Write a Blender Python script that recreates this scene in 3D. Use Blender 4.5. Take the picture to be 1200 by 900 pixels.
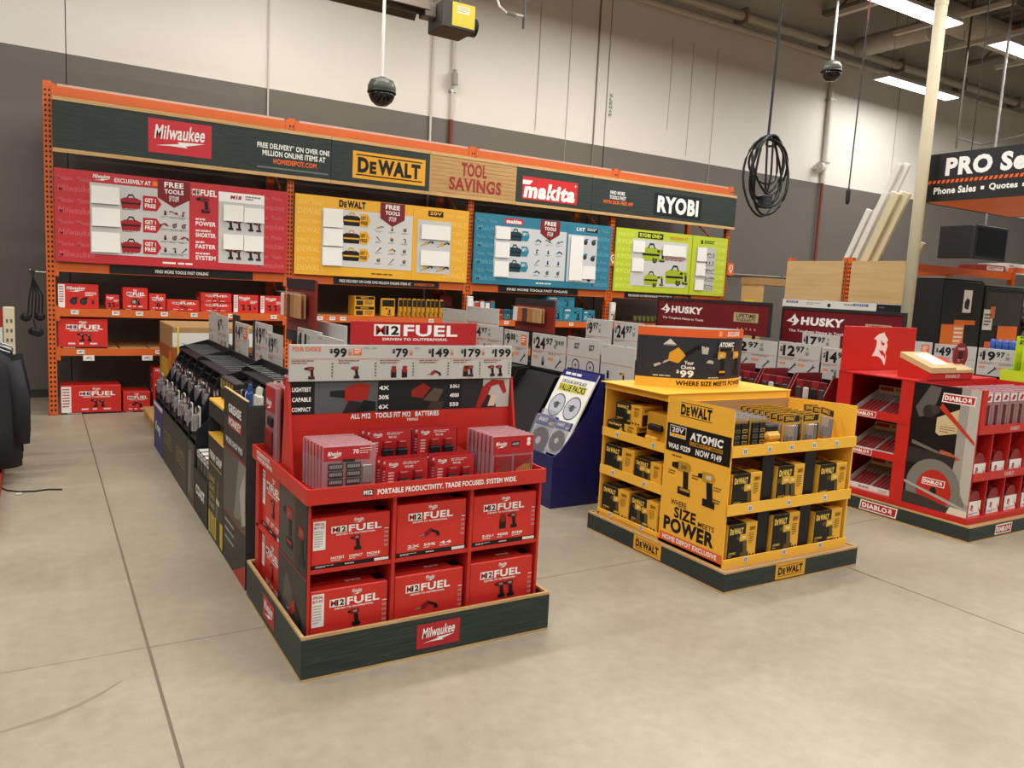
import bpy, math, random
from mathutils import Matrix, Vector
random.seed(7)
for _o in list(bpy.data.objects): bpy.data.objects.remove(_o)
SC = bpy.context.scene
COL = SC.collection
PI = math.pi

# ---------------------------------------------------------------- camera, world, exposure
def setup_camera():
    yaw, pitch, roll, f = .5456906, .1234096, .0518047, 915.416      # solved from the photograph's straight edges
    cy, sy, cp, sp = math.cos(yaw), math.sin(yaw), math.cos(pitch), math.sin(pitch)
    fw = Vector((sy*cp, cy*cp, -sp)); r0 = Vector((cy, -sy, 0)); u0 = r0.cross(fw)
    r = math.cos(roll)*r0 + math.sin(roll)*u0
    u = -math.sin(roll)*r0 + math.cos(roll)*u0
    cam = bpy.data.cameras.new('camera'); ob = bpy.data.objects.new('camera', cam); COL.objects.link(ob)
    cam.sensor_width = 36; cam.lens = 36*f/1200; cam.clip_end = 200
    m = Matrix((r, u, -fw)).transposed().to_4x4(); m.translation = (0, 0, 1.65)
    ob.matrix_world = m
    SC.camera = ob
setup_camera()
W = bpy.data.worlds.new('store_ambience'); SC.world = W; W.use_nodes = True
W.node_tree.nodes['Background'].inputs[0].default_value = (1.0, .96, .9, 1)
W.node_tree.nodes['Background'].inputs[1].default_value = .13
SC.view_settings.view_transform = 'Standard'; SC.view_settings.look = 'None'
SC.view_settings.gamma = 1; SC.view_settings.use_curve_mapping = False
SC.view_settings.exposure = 0.0
LAMP_W = 66.0            # watts of one ceiling fixture

# ---------------------------------------------------------------- materials
def lin(h):
    h = h.lstrip('#'); c = [int(h[i:i+2], 16)/255 for i in (0, 2, 4)]
    return tuple(x/12.92 if x <= .04045 else ((x+.055)/1.055)**2.4 for x in c) + (1,)
MATS = {}
def M(hexcol, rough=.55, metal=0, spec=.4, noise=.06, scale=9.0, emit=0):
    key = (hexcol, rough, metal, spec, noise, scale, emit)
    if key in MATS: return MATS[key]
    m = bpy.data.materials.new('paint_'+hexcol.lstrip('#')); m.use_nodes = True
    nt = m.node_tree; b = nt.nodes['Principled BSDF']
    c = lin(hexcol)
    b.inputs['Base Color'].default_value = c
    b.inputs['Roughness'].default_value = rough; b.inputs['Metallic'].default_value = metal
    b.inputs['Specular IOR Level'].default_value = spec
    if noise:
        tc = nt.nodes.new('ShaderNodeTexCoord'); n = nt.nodes.new('ShaderNodeTexNoise')
        n.inputs['Scale'].default_value = scale; n.inputs['Detail'].default_value = 3
        nt.links.new(tc.outputs['Object'], n.inputs['Vector'])
        mx = nt.nodes.new('ShaderNodeMix'); mx.data_type = 'RGBA'
        mx.inputs['A'].default_value = tuple(x*(1-noise) for x in c[:3])+(1,)
        mx.inputs['B'].default_value = tuple(min(1, x*(1+noise)) for x in c[:3])+(1,)
        nt.links.new(n.outputs['Fac'], mx.inputs['Factor']); nt.links.new(mx.outputs['Result'], b.inputs['Base Color'])
    if emit:
        b.inputs['Emission Color'].default_value = c; b.inputs['Emission Strength'].default_value = emit
    MATS[key] = m
    return m
def P(hexcol):           # flat print ink
    return M(hexcol, .5, 0, .3, 0)
def clear_plastic(tint, a=.25, name='clear_plastic'):
    key = ('clear', tint, a)
    if key in MATS: return MATS[key]
    m = bpy.data.materials.new(name); m.use_nodes = True; nt = m.node_tree
    b = nt.nodes['Principled BSDF']; b.inputs['Base Color'].default_value = lin(tint); b.inputs['Roughness'].default_value = .12
    t = nt.nodes.new('ShaderNodeBsdfTransparent'); t.inputs[0].default_value = lin(tint)
    mx = nt.nodes.new('ShaderNodeMixShader'); mx.inputs[0].default_value = a
    out = nt.nodes['Material Output']
    nt.links.new(t.outputs[0], mx.inputs[1]); nt.links.new(b.outputs[0], mx.inputs[2]); nt.links.new(mx.outputs[0], out.inputs[0])
    MATS[key] = m
    return m
def nodes_of(name, rough=.5, spec=.4):
    m = bpy.data.materials.new(name); m.use_nodes = True
    b = m.node_tree.nodes['Principled BSDF']; b.inputs['Roughness'].default_value = rough; b.inputs['Specular IOR Level'].default_value = spec
    return m, m.node_tree, b
def N(nt, kind, **kw):
    n = nt.nodes.new(kind)
    for k, v in kw.items():
        if k in n.inputs: n.inputs[k].default_value = v
        else: setattr(n, k, v)
    return n
def concrete():
    m, nt, b = nodes_of('polished_concrete', .42, .45)
    tc = N(nt, 'ShaderNodeTexCoord'); geo = N(nt, 'ShaderNodeNewGeometry')
    n1 = N(nt, 'ShaderNodeTexNoise', Scale=.9, Detail=6.0, Roughness=.6); n2 = N(nt, 'ShaderNodeTexNoise', Scale=14.0, Detail=5.0)
    n3 = N(nt, 'ShaderNodeTexNoise', Scale=160.0, Detail=2.0)
    for n in (n1, n2, n3): nt.links.new(geo.outputs['Position'], n.inputs['Vector'])
    r1 = N(nt, 'ShaderNodeValToRGB')
    r1.color_ramp.elements[0].position = .3; r1.color_ramp.elements[0].color = lin('958A78')
    r1.color_ramp.elements[1].position = .72; r1.color_ramp.elements[1].color = lin('AEA48F')
    nt.links.new(n1.outputs['Fac'], r1.inputs['Fac'])
    r2 = N(nt, 'ShaderNodeValToRGB')
    r2.color_ramp.elements[0].position = .3; r2.color_ramp.elements[0].color = (.80, .80, .80, 1)
    r2.color_ramp.elements[1].position = .7; r2.color_ramp.elements[1].color = (1.08, 1.08, 1.06, 1)
    nt.links.new(n2.outputs['Fac'], r2.inputs['Fac'])
    mx = N(nt, 'ShaderNodeMix', data_type='RGBA', blend_type='MULTIPLY'); mx.inputs['Factor'].default_value = .55
    nt.links.new(r1.outputs['Color'], mx.inputs['A']); nt.links.new(r2.outputs['Color'], mx.inputs['B'])
    r3 = N(nt, 'ShaderNodeValToRGB')
    r3.color_ramp.elements[0].position = .27; r3.color_ramp.elements[0].color = (.6, .58, .55, 1)
    r3.color_ramp.elements[1].position = .36; r3.color_ramp.elements[1].color = (1, 1, 1, 1)
    nt.links.new(n3.outputs['Fac'], r3.inputs['Fac'])
    mx2 = N(nt, 'ShaderNodeMix', data_type='RGBA', blend_type='MULTIPLY'); mx2.inputs['Factor'].default_value = .5
    nt.links.new(mx.outputs['Result'], mx2.inputs['A']); nt.links.new(r3.outputs['Color'], mx2.inputs['B'])
    nt.links.new(mx2.outputs['Result'], b.inputs['Base Color'])
    rr = N(nt, 'ShaderNodeMapRange'); rr.inputs['To Min'].default_value = .3; rr.inputs['To Max'].default_value = .5
    nt.links.new(n2.outputs['Fac'], rr.inputs['Value']); nt.links.new(rr.outputs['Result'], b.inputs['Roughness'])
    return m
def wall_paint():
    m, nt, b = nodes_of('two_tone_wall_paint', .5, .35)
    geo = N(nt, 'ShaderNodeNewGeometry'); sep = N(nt, 'ShaderNodeSeparateXYZ'); nt.links.new(geo.outputs['Position'], sep.inputs[0])
    gt = N(nt, 'ShaderNodeMath', operation='GREATER_THAN'); gt.inputs[1].default_value = 4.135
    nt.links.new(sep.outputs['Z'], gt.inputs[0])
    n = N(nt, 'ShaderNodeTexNoise', Scale=.6, Detail=4.0); nt.links.new(geo.outputs['Position'], n.inputs['Vector'])
    mx = N(nt, 'ShaderNodeMix', data_type='RGBA'); mx.inputs['A'].default_value = lin('6B665F'); mx.inputs['B'].default_value = lin('E3DFD6')
    nt.links.new(gt.outputs[0], mx.inputs['Factor'])
    rmp = N(nt, 'ShaderNodeMapRange'); rmp.inputs['To Min'].default_value = .9; rmp.inputs['To Max'].default_value = 1.07
    nt.links.new(n.outputs['Fac'], rmp.inputs['Value'])
    m2 = N(nt, 'ShaderNodeMix', data_type='RGBA', blend_type='MULTIPLY'); m2.inputs['Factor'].default_value = 1
    nt.links.new(mx.outputs['Result'], m2.inputs['A']); nt.links.new(rmp.outputs['Result'], m2.inputs['B'])
    nt.links.new(m2.outputs['Result'], b.inputs['Base Color'])
    return m
def wood(name, a, bcol, axis='X', rough=.55, scale=6.0, stretch=14.0):
    m, nt, b = nodes_of(name, rough, .3)
    tc = N(nt, 'ShaderNodeTexCoord'); mp = N(nt, 'ShaderNodeMapping')
    s = [stretch]*3; s['XYZ'.index(axis)] = .7; mp.inputs['Scale'].default_value = s
    n = N(nt, 'ShaderNodeTexNoise', Scale=scale, Detail=5.0, Roughness=.6)
    nt.links.new(tc.outputs['Object'], mp.inputs[0]); nt.links.new(mp.outputs[0], n.inputs['Vector'])
    r = N(nt, 'ShaderNodeValToRGB'); r.color_ramp.elements[0].position = .32; r.color_ramp.elements[0].color = lin(a)
    r.color_ramp.elements[1].position = .7; r.color_ramp.elements[1].color = lin(bcol)
    nt.links.new(n.outputs['Fac'], r.inputs['Fac']); nt.links.new(r.outputs['Color'], b.inputs['Base Color'])
    return m
ORANGE = M('CE6126', .45, 0, .4, .08, 5)
RED = M('C22D22', .45, 0, .4, .05, 4)
REDBOX = M('CB2F26', .42, 0, .4, .05, 6)
BLACK = M('16161A', .5, 0, .35, .1, 8)
CHAR = M('2A2A2C', .55, 0, .3, .1, 8)
STEEL = M('9A9A98', .35, .8, .5, .05, 8)
WHITE = M('E6E4DE', .5, 0, .3, .03, 5)
YEL = M('F3B93E', .45, 0, .4, .04, 4)
LIME = M('C2D42B', .45, 0, .4, .04, 4)
NAVY = M('1B1C5A', .35, 0, .45, .1, 3)
GREENBLK = wood('dark_green_woodgrain', '232B28', '3A443E', 'X', .5, 5, 22)
KRAFT = wood('raw_kraft_edge', 'B08A58', 'CFAE7C', 'X')
PLY = wood('birch_plywood', 'C2A070', 'CFB081', 'X', .5, 1.6, 5); PLYY = wood('birch_plywood_panel', 'BE9C6C', 'CDAE7E', 'Y', .5, 1.5, 9)
PINE = wood('pine_board', 'B98F55', 'D9B57C', 'X')
CARD = M('A88458', .75, 0, .2, .07, 6)
CREAM = M('D8CDB0', .5, 0, .35, .05, 5)
CLEAR = clear_plastic('E8E8EC', .16)
PINKCLEAR = clear_plastic('E9B8BE', .38)
GREYSIGN = M('BDBBB6', .5, 0, .35, .04, 3)
HUSKYRED = M('6E1820', .4, 0, .4, .06, 3)

# ---------------------------------------------------------------- mesh building
class G:
    def __init__(s): s.v, s.f, s.mi, s.m = [], [], [], []
    def slot(s, m):
        if m not in s.m: s.m.append(m)
        return s.m.index(m)
    def add(s, vs, fs, m):
        o = len(s.v); k = s.slot(m); s.v += [tuple(p) for p in vs]
        for f in fs: s.f.append(tuple(i+o for i in f)); s.mi.append(k)
        return s
    def box(s, x0, x1, y0, y1, z0, z1, m):
        vs = [(x, y, z) for z in (z0, z1) for y in (y0, y1) for x in (x0, x1)]
        return s.add(vs, [(0,2,3,1),(4,5,7,6),(0,1,5,4),(2,6,7,3),(0,4,6,2),(1,3,7,5)], m)
    def bbox(s, x0, x1, y0, y1, z0, z1, m, b=.004):     # box with chamfered edges
        b = min(b, (x1-x0)*.45, (y1-y0)*.45, (z1-z0)*.45)
        vs, idx = [], {}
        for sx in (0, 1):
            for sy in (0, 1):
                for sz in (0, 1):
                    X = (x0, x1)[sx]; Y = (y0, y1)[sy]; Z = (z0, z1)[sz]
                    dx, dy, dz = b*(1-2*sx), b*(1-2*sy), b*(1-2*sz)
                    for a, p in (('x', (X, Y+dy, Z+dz)), ('y', (X+dx, Y, Z+dz)), ('z', (X+dx, Y+dy, Z))):
                        idx[sx, sy, sz, a] = len(vs); vs.append(p)
        fs = []
        for sx in (0, 1):
            q = [idx[sx, a, c, 'x'] for a, c in ((0,0),(0,1),(1,1),(1,0))]; fs.append(q if sx == 0 else q[::-1])
            q = [idx[a, sx, c, 'y'] for a, c in ((0,0),(1,0),(1,1),(0,1))]; fs.append(q if sx == 0 else q[::-1])
            q = [idx[a, c, sx, 'z'] for a, c in ((0,0),(0,1),(1,1),(1,0))]; fs.append(q if sx == 0 else q[::-1])
            for sy in (0, 1):
                fs.append([idx[sx, sy, 0, 'x'], idx[sx, sy, 1, 'x'], idx[sx, sy, 1, 'y'], idx[sx, sy, 0, 'y']])
                fs.append([idx[sx, 0, sy, 'x'], idx[sx, 1, sy, 'x'], idx[sx, 1, sy, 'z'], idx[sx, 0, sy, 'z']])
                fs.append([idx[0, sx, sy, 'y'], idx[1, sx, sy, 'y'], idx[1, sx, sy, 'z'], idx[0, sx, sy, 'z']])
                for sz in (0, 1): fs.append([idx[sx, sy, sz, 'x'], idx[sx, sy, sz, 'y'], idx[sx, sy, sz, 'z']])
        return s.add(vs, fs, m)
    def prism(s, pts, axis, t0, t1, m):                  # outline in the plane across `axis`, pushed from t0 to t1
        def P3(p, t): return {'X': (t, p[0], p[1]), 'Y': (p[0], t, p[1]), 'Z': (p[0], p[1], t)}[axis]
        n = len(pts)
        vs = [P3(p, t0) for p in pts] + [P3(p, t1) for p in pts]
        fs = [tuple(range(n)), tuple(range(2*n-1, n-1, -1))] + [(i, (i+1) % n, (i+1) % n+n, i+n) for i in range(n)]
        return s.add(vs, fs, m)
    def tube(s, pts, r, m, n=8, cap=True, r2=None):
        pts = [Vector(p) for p in pts]; vs = []; k = len(pts)
        for i, p in enumerate(pts):
            t = (pts[min(i+1, k-1)]-pts[max(i-1, 0)]).normalized()
            a = Vector((0, 0, 1)) if abs(t.z) < .9 else Vector((1, 0, 0))
            u = t.cross(a).normalized(); w = t.cross(u)
            rr = r if r2 is None else r+(r2-r)*i/(k-1)
            vs += [p+rr*(math.cos(2*PI*j/n)*u+math.sin(2*PI*j/n)*w) for j in range(n)]
        fs = [(i*n+j, i*n+(j+1) % n, (i+1)*n+(j+1) % n, (i+1)*n+j) for i in range(k-1) for j in range(n)]
        if cap: fs += [tuple(range(n))[::-1], tuple(range((k-1)*n, k*n))]
        return s.add(vs, fs, m)
    def lathe(s, prof, c, m, n=20, axis='Z'):
        vs = []
        for r, h in prof:
            for j in range(n):
                a, b_ = r*math.cos(2*PI*j/n), r*math.sin(2*PI*j/n)
                vs.append({'Z': (c[0]+a, c[1]+b_, c[2]+h), 'Y': (c[0]+a, c[1]+h, c[2]+b_), 'X': (c[0]+h, c[1]+a, c[2]+b_)}[axis])
        k = len(prof)
        fs = [(i*n+j, i*n+(j+1) % n, (i+1)*n+(j+1) % n, (i+1)*n+j) for i in range(k-1) for j in range(n)]
        fs += [tuple(range(n))[::-1], tuple(range((k-1)*n, k*n))]
        return s.add(vs, fs, m)
    def move(s, mat):
        s.v = [tuple(mat @ Vector(p)) for p in s.v]; return s
    def mesh(s, name):
        me = bpy.data.meshes.new(name); me.from_pydata(s.v, [], s.f)
        for m in s.m: me.materials.append(m)
        me.polygons.foreach_set('material_index', s.mi); me.update()
        return me
    def build(s, name, parent=None, loc=None, rz=0, smooth=False):
        me = s.mesh(name)
        if smooth: me.polygons.foreach_set('use_smooth', [True]*len(me.polygons))
        o = bpy.data.objects.new(name, me); COL.objects.link(o)
        if parent: o.parent = parent
        if loc is not None: o.location = loc; o.rotation_euler = (0, 0, rz)
        return o
def tag(o, label, cat, group=None):
    o['label'] = label; o['category'] = cat
    if group: o['group'] = group
    return o
def T(name, label, cat, loc=(0, 0, 0), rz=0, group=None):
    o = bpy.data.objects.new(name, None); COL.objects.link(o); o.empty_display_size = .05
    o.location = loc; o.rotation_euler = (0, 0, rz)
    return tag(o, label, cat, group)
def S(o, kind='structure'): o['kind'] = kind; return o
def dup(root, loc, rz=None, label=None, group=None, rot=None):
    def cp(o, par):
        c = o.copy(); COL.objects.link(c)
        if par: c.parent = par
        for ch in list(o.children): cp(ch, c)
        return c
    r = cp(root, None); r.location = loc
    if rz is not None: r.rotation_euler = (0, 0, rz)
    if rot is not None: r.rotation_euler = rot
    if label: r['label'] = label
    if group: r['group'] = group
    return r

# ---------------------------------------------------------------- flat print (lettering, logos, pictures)
GLY = {}
def glyph(c, bold):
    key = (c, bold)
    if key in GLY: return GLY[key]
    def mk(body, off):
        cu = bpy.data.curves.new('g', 'FONT'); cu.body = body; cu.resolution_u = 3; cu.offset = off; cu.fill_mode = 'FRONT'
        o = bpy.data.objects.new('g', cu); me = o.to_mesh()
        vs = [(v.co.x, v.co.y) for v in me.vertices]; fs = [tuple(p.vertices) for p in me.polygons]
        o.to_mesh_clear(); bpy.data.objects.remove(o); bpy.data.curves.remove(cu)
        return vs, fs
    vs, fs = mk(c, bold)
    w2 = mk('H'+c+'H', 0)[0]; w1 = mk('HH', 0)[0]
    adv = (max(p[0] for p in w2)-min(p[0] for p in w2))-(max(p[0] for p in w1)-min(p[0] for p in w1))
    if c == '1': vs = [(p[0]-.06, p[1]) for p in vs]; adv *= .78
    GLY[key] = (vs, fs, adv+bold*1.2)
    return GLY[key]
class A:                                                 # art on a plane: u to the right, v up, metres
    EPS = .0006
    def __init__(s): s.v, s.f, s.mi, s.m, s.bb = [], [], [], [], []
    def layer(s, pts):                                   # one sheet above whatever it is printed over
        x0 = min(p[0] for p in pts); x1 = max(p[0] for p in pts); y0 = min(p[1] for p in pts); y1 = max(p[1] for p in pts)
        z = 1+max([q[4] for q in s.bb if q[0] < x1 and q[1] > x0 and q[2] < y1 and q[3] > y0], default=0)
        s.bb.append((x0, x1, y0, y1, z)); return z
    def slot(s, c):
        m = P(c)
        if m not in s.m: s.m.append(m)
        return s.m.index(m)
    def poly(s, pts, c, z=None):
        k = s.slot(c)
        if z is None: z = s.layer(pts)
        o = len(s.v); s.v += [(p[0], p[1], z) for p in pts]; s.f.append(tuple(range(o, o+len(pts)))); s.mi.append(k)
        return s
    def rect(s, u0, v0, u1, v1, c): return s.poly([(u0, v0), (u1, v0), (u1, v1), (u0, v1)], c)
    def disc(s, u, v, r, c, n=20, ry=None):
        ry = ry or r
        return s.poly([(u+r*math.cos(2*PI*i/n), v+ry*math.sin(2*PI*i/n)) for i in range(n)], c)
    def text(s, t, u0, v0, u1, v1, c, bold=.02, shear=0, slope=0):   # fills the given rectangle
        vs, fs, x = [], [], 0
        for ch in t:
            if ch == ' ': x += .3; continue
            gv, gf, adv = glyph(ch, bold); o = len(vs)
            x0 = 0 if not vs else x
            vs += [(p[0]+x, p[1]) for p in gv]; fs += [tuple(i+o for i in f) for f in gf]; x += adv
        if not vs: return s
        a0 = min(p[0] for p in vs); a1 = max(p[0] for p in vs); b0 = min(p[1] for p in vs); b1 = max(p[1] for p in vs)
        k = s.slot(c); o = len(s.v); W_, H_ = u1-u0, v1-v0; q = []
        for p in vs:
            a = (p[0]-a0)/(a1-a0); b = (p[1]-b0)/(b1-b0)
            q.append((u0+a*(W_-abs(shear)*H_)+b*shear*H_+(abs(shear)*H_ if shear < 0 else 0), v0+b*H_+slope*a*W_))
        z = s.layer(q); s.v += [(p[0], p[1], z) for p in q]
        for f in fs: s.f.append(tuple(i+o for i in f)); s.mi.append(k)
        return s
    def lines(s, u0, v0, u1, v1, n, c, fill=.55, seed=1):           # fine print too small to read
        rnd = random.Random(seed); h = (v1-v0)/n; z = s.layer([(u0, v0), (u1, v1)])
        for i in range(n):
            u = u0; e = u1 if i < n-1 else u0+(u1-u0)*rnd.uniform(.5, .95)
            while u < e:
                w = min(e-u, (u1-u0)*rnd.uniform(.12, .3)); s.poly([(u, v1-(i+fill)*h), (u+w*.85, v1-(i+fill)*h), (u+w*.85, v1-i*h), (u, v1-i*h)], c, z); u += w
        return s
    def shape(s, key, u, v, h, cols, flip=False):                   # a small picture from the library, height h, base centre (u, v)
        for pts, k in PIC[key]:
            q = [(u+(-p[0] if flip else p[0])*h, v+p[1]*h) for p in pts]
            s.poly(q if not flip else q[::-1], cols[k % len(cols)])
        return s
    def build(s, name, parent, o=(0, 0, 0), u=(1, 0, 0), v=(0, 0, 1), eps=None, bend=None):
        eps = eps or s.EPS
        o, u, v = Vector(o), Vector(u), Vector(v); n = u.cross(v); me = bpy.data.meshes.new(name)
        if bend: vs = [bend(a, b, c*eps) for a, b, c in s.v]
        else: vs = [o+u*a+v*b+n*c*eps for a, b, c in s.v]
        me.from_pydata(vs, [], s.f)
        for m in s.m: me.materials.append(m)
        me.polygons.foreach_set('material_index', s.mi); me.update()
        ob = bpy.data.objects.new(name, me); COL.objects.link(ob); ob.parent = parent
        return ob
UF = dict(u=(1, 0, 0), v=(0, 0, 1))                      # a face looking towards -Y
UL = dict(u=(0, -1, 0), v=(0, 0, 1))                     # a face looking towards -X
UT = dict(u=(1, 0, 0), v=(0, 1, 0))                      # a face looking up
def ring(cx, cy, rx, ry, n=14, a0=0, a1=2*PI): return [(cx+rx*math.cos(a0+(a1-a0)*i/n), cy+ry*math.sin(a0+(a1-a0)*i/n)) for i in range(n+(0 if a1-a0 >= 6.28 else 1))]
PIC = {
 'drill': [([(-.42,.76),(-.12,.72),(-.12,.96),(-.42,.9)], 1), ([(-.14,.68),(.3,.7),(.4,.8),(.38,.95),(.25,1),(-.14,1)], 0), ([(.08,.72),(.3,.72),(.34,.2),(.12,.2)], 1),
           ([(-.1,.22),(.42,.22),(.44,0),(-.1,0)], 1), ([(.0,.2),(.4,.2),(.4,.12),(.0,.12)], 0), ([(-.02,.78),(.22,.8),(.22,.9),(-.02,.88)], 2)],
 'impact': [([(-.36,.8),(-.16,.76),(-.16,.94),(-.36,.9)], 1), ([(-.18,.7),(.26,.7),(.34,.86),(.26,1),(-.18,1)], 0), ([(.0,.72),(.24,.72),(.3,.2),(.06,.2)], 1),
            ([(-.1,.22),(.38,.22),(.4,0),(-.1,0)], 1), ([(-.04,.8),(.18,.8),(.18,.92),(-.04,.92)], 2)],
 'saw': [([(-1.1,.28),(-.5,.38),(-.5,.5),(-1.1,.36)], 2), ([(-.55,.25),(-.1,.35),(.3,.75),(.1,1),(-.15,.9),(-.55,.62)], 0), ([(.1,.95),(.95,.6),(.95,.35),(.1,.7)], 1), ([(.65,.62),(1.0,.5),(1.05,.18),(.7,.22)], 1)],
 'recip': [([(-1.2,.0),(-.6,.3),(-.62,.36),(-1.25,.1)], 2), ([(-.7,.3),(-.25,.2),(.05,.55),(-.3,.85),(-.65,.62)], 0), ([(-.05,.6),(.5,.95),(.95,1),(.95,.85),(.5,.75),(.1,.48)], 1), ([(.75,.95),(1.15,.88),(1.1,.6),(.8,.62)], 2)],
 'circ': [(ring(0,.45,.45,.45), 1), (ring(0,.45,.3,.3), 2), ([(-.2,.7),(.35,.72),(.6,.95),(.4,1.05),(-.2,.95)], 0)],
 'battery': [([(-.25,0),(.25,0),(.25,.7),(-.25,.7)], 1), ([(-.2,.45),(.2,.45),(.2,1),(-.2,1)], 0)],
 'bag': [([(-.6,0),(.6,0),(.7,.6),(.4,.75),(-.4,.75),(-.7,.6)], 0), ([(-.3,.7),(-.15,1),(.15,1),(.3,.7),(.22,.7),(.1,.9),(-.1,.9),(-.22,.7)], 1), ([(-.62,.3),(.62,.3),(.62,.42),(-.62,.42)], 1)],
 'blade': [(ring(0,.5,.5,.5,22), 1), (ring(0,.5,.42,.42,22), 2), (ring(0,.5,.12,.12), 1)],
 'wrench': [([(-.5,.0),(-.35,-.1),(.5,.75),(.38,.88)], 1), (ring(.5,.85,.2,.2,10), 1), (ring(.56,.92,.1,.1,8), 2)],
 'bolt': [([(-1,0),(.1,.22),(.0,.3),(1,.62),(-.05,.5),(.05,.42)], 0)],
}
def script_logo(a, u0, v0, u1, v1, c='F2EFEA', word='Milwaukee'):
    h = v1-v0; w = u1-u0
    a.text(word, u0, v0+h*.32, u1, v1, c, .02, .12, .04)
    a.poly([(u0+w*.03, v0+h*.02), (u0+w*.48, v0+h*.20), (u0+w*.44, v0+h*.28), (u1-w*.02, v0+h*.34), (u0+w*.6, v0+h*.12), (u0+w*.64, v0+h*.04), (u0+w*.3, v0+h*.06)], c)
def fuel_logo(a, u0, v0, u1, v1, pre='M12', sub=True):
    w, h = u1-u0, v1-v0; b = v0+(h*.28 if sub else 0)
    a.rect(u0, b, u0+w*.30, v1, 'F2EFEA')
    a.text(pre[0], u0+w*.02, b+h*.08, u0+w*.13, v1-h*.08, 'A02018', .015)
    a.text(pre[1:], u0+w*.135, b+h*.08, u0+w*.285, v1-h*.08, '151515', .04)
    a.text('FUEL', u0+w*.34, b, u1, v1, 'F5F2ED', .03)
    if sub: a.text('DRIVEN TO OUTPERFORM.', u0+w*.1, v0, u1-w*.12, v0+h*.17, 'F2EFEA', .03)
def yellow_logo(a, u0, v0, u1, v1, ink='17160F', word='DEWALT'):
    w, h = u1-u0, v1-v0
    a.text(word[0], u0, v0, u0+w*.17, v1, ink, .055)
    a.text(word[1], u0+w*.185, v0, u0+w*.29, v0+h*.8, ink, .055)
    a.text(word[2:], u0+w*.31, v0, u1, v1, ink, .055)

# ================================================================ lamps of the store
def fixture_proto():
    t = T('ceiling_light', 'long white fluorescent ceiling fixture', 'light')
    g = G(); L = 2.44
    g.prism([(-.17, .02), (-.13, .09), (.13, .09), (.17, .02), (.15, .02), (-.15, .02)], 'X', 0, L, WHITE).build('housing', t)
    for x in (0, L-.012): G().box(x, x+.012, -.165, .165, .0, .085, WHITE).build('end_cap', t)
    G().box(.014, L-.014, -.148, .148, .012, .02, M('FFFFFF', .4, 0, .3, 0, 1, 5.0)).build('diffuser', t)
    for x in (.35, L-.35): G().tube([(x, 0, .09), (x, 0, 1.8)], .006, STEEL, 5).build('hanger_wire', t)
    la = bpy.data.lights.new('tube_light', 'AREA'); la.shape = 'RECTANGLE'; la.size = L-.05; la.size_y = .28
    la.energy = LAMP_W; la.color = (1.0, .965, .91)
    lo = bpy.data.objects.new('tube_light', la); COL.objects.link(lo); lo.parent = t; lo.location = (L/2, 0, .008)
    return t
fx = fixture_proto(); fx.location = (13.95, 9.92, 6.0); fx['label'] = 'lit white fluorescent fixture hanging close to the tall back wall'
fx['group'] = 'ceiling fixtures'
for yy, xs in ((8.7, [1.4, 6.3]), (7.5, [9.77+3.68*k for k in range(-4, 4)]), (4.6, [7.9+3.68*k for k in range(-4, 4)]), (1.7, [9.77+3.68*k for k in range(-4, 3)]),  # wall-side pair added out of view to brighten the upper wall
               (-1.2, [7.9+3.68*k for k in range(-4, 2)]), (-4.1, [9.77+3.68*k for k in range(-4, 1)])):  # rearmost row behind the camera, added unseen to light the display fronts
    for x in xs:
        dup(fx, (x, yy, 6.0), 0, 'fluorescent fixture in the rows hanging over the sales floor, some added out of view', 'fluorescent rows over the sales floor')

# ================================================================ the setting
CONC = concrete()
fl = S(G().box(-8, 40, -7, 12, -.2, -.006, M('7A6F5E', .8, 0, .2, .1, 5)).build('floor'))
xc = [-8, -3.59, .376, 4.35, 8.32, 12.29, 16.26, 20.23, 24.2, 28.2, 40]; yc = [-7, -4.37, -.4, 3.575, 7.545, 12]
for i in range(len(xc)-1):
    for j in range(len(yc)-1):
        gx = .005; gy = .003
        G().bbox(xc[i]+gx, xc[i+1]-gx, yc[j]+gy, yc[j+1]-gy, -.0055, 0, CONC, .002).build('slab', fl)
# scuff marks and a strap lying on the floor
def arc_mark(pts, w, c):
    a = A(); L = []; R_ = []
    for i, p in enumerate(pts):
        d = Vector(pts[min(i+1, len(pts)-1)])-Vector(pts[max(i-1, 0)]); n = Vector((-d.y, d.x)).normalized()*w*(1-.7*abs(2*i/(len(pts)-1)-1))
        L.append((p[0]+n.x, p[1]+n.y)); R_.append((p[0]-n.x, p[1]-n.y))
    a.poly(R_+L[::-1], c); return a
arc_mark([(-.2, 3.09), (-.152, 3.1), (-.076, 3.118), (.004, 3.138), (.09, 3.18), (.177, 3.242), (.25, 3.31)], .013, '8C816C').build('tyre_scuff', fl, (0, 0, .0), **UT)
WP = wall_paint()
wb = S(G().box(-8, 40, 11.185, 11.4, 0, 8.2, M('6E6962', .8)).build('wall_back'))
for x0, x1 in ((-8, .311), (.322, 8.355), (8.38, 16.42), (16.45, 24.5), (24.53, 40)):
    G().box(x0, x1, 11.15, 11.195, 0, 8.2, WP).build('wall_panel', wb)
S(G().box(-8, .06, 11.13, 11.15, 0, .1, M('3A3835')).build('baseboard_back'))
ceil = S(G().box(-8, 40, -7, 11.4, 8.2, 8.3, M('6E695F', .8)).build('ceiling'))
g = G()
for i in range(60):
    x = 8+.4*i; g.prism([(x-.12, 8.2), (x-.08, 8.13), (x+.08, 8.13), (x+.12, 8.2)], 'Y', 3, 11.15, M('7E786D', .7, 0, .3, .08))
S(g.build('deck_rib', ceil), 'stuff')
JM = M('8A8376', .6, 0, .3, .1, 3)
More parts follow.
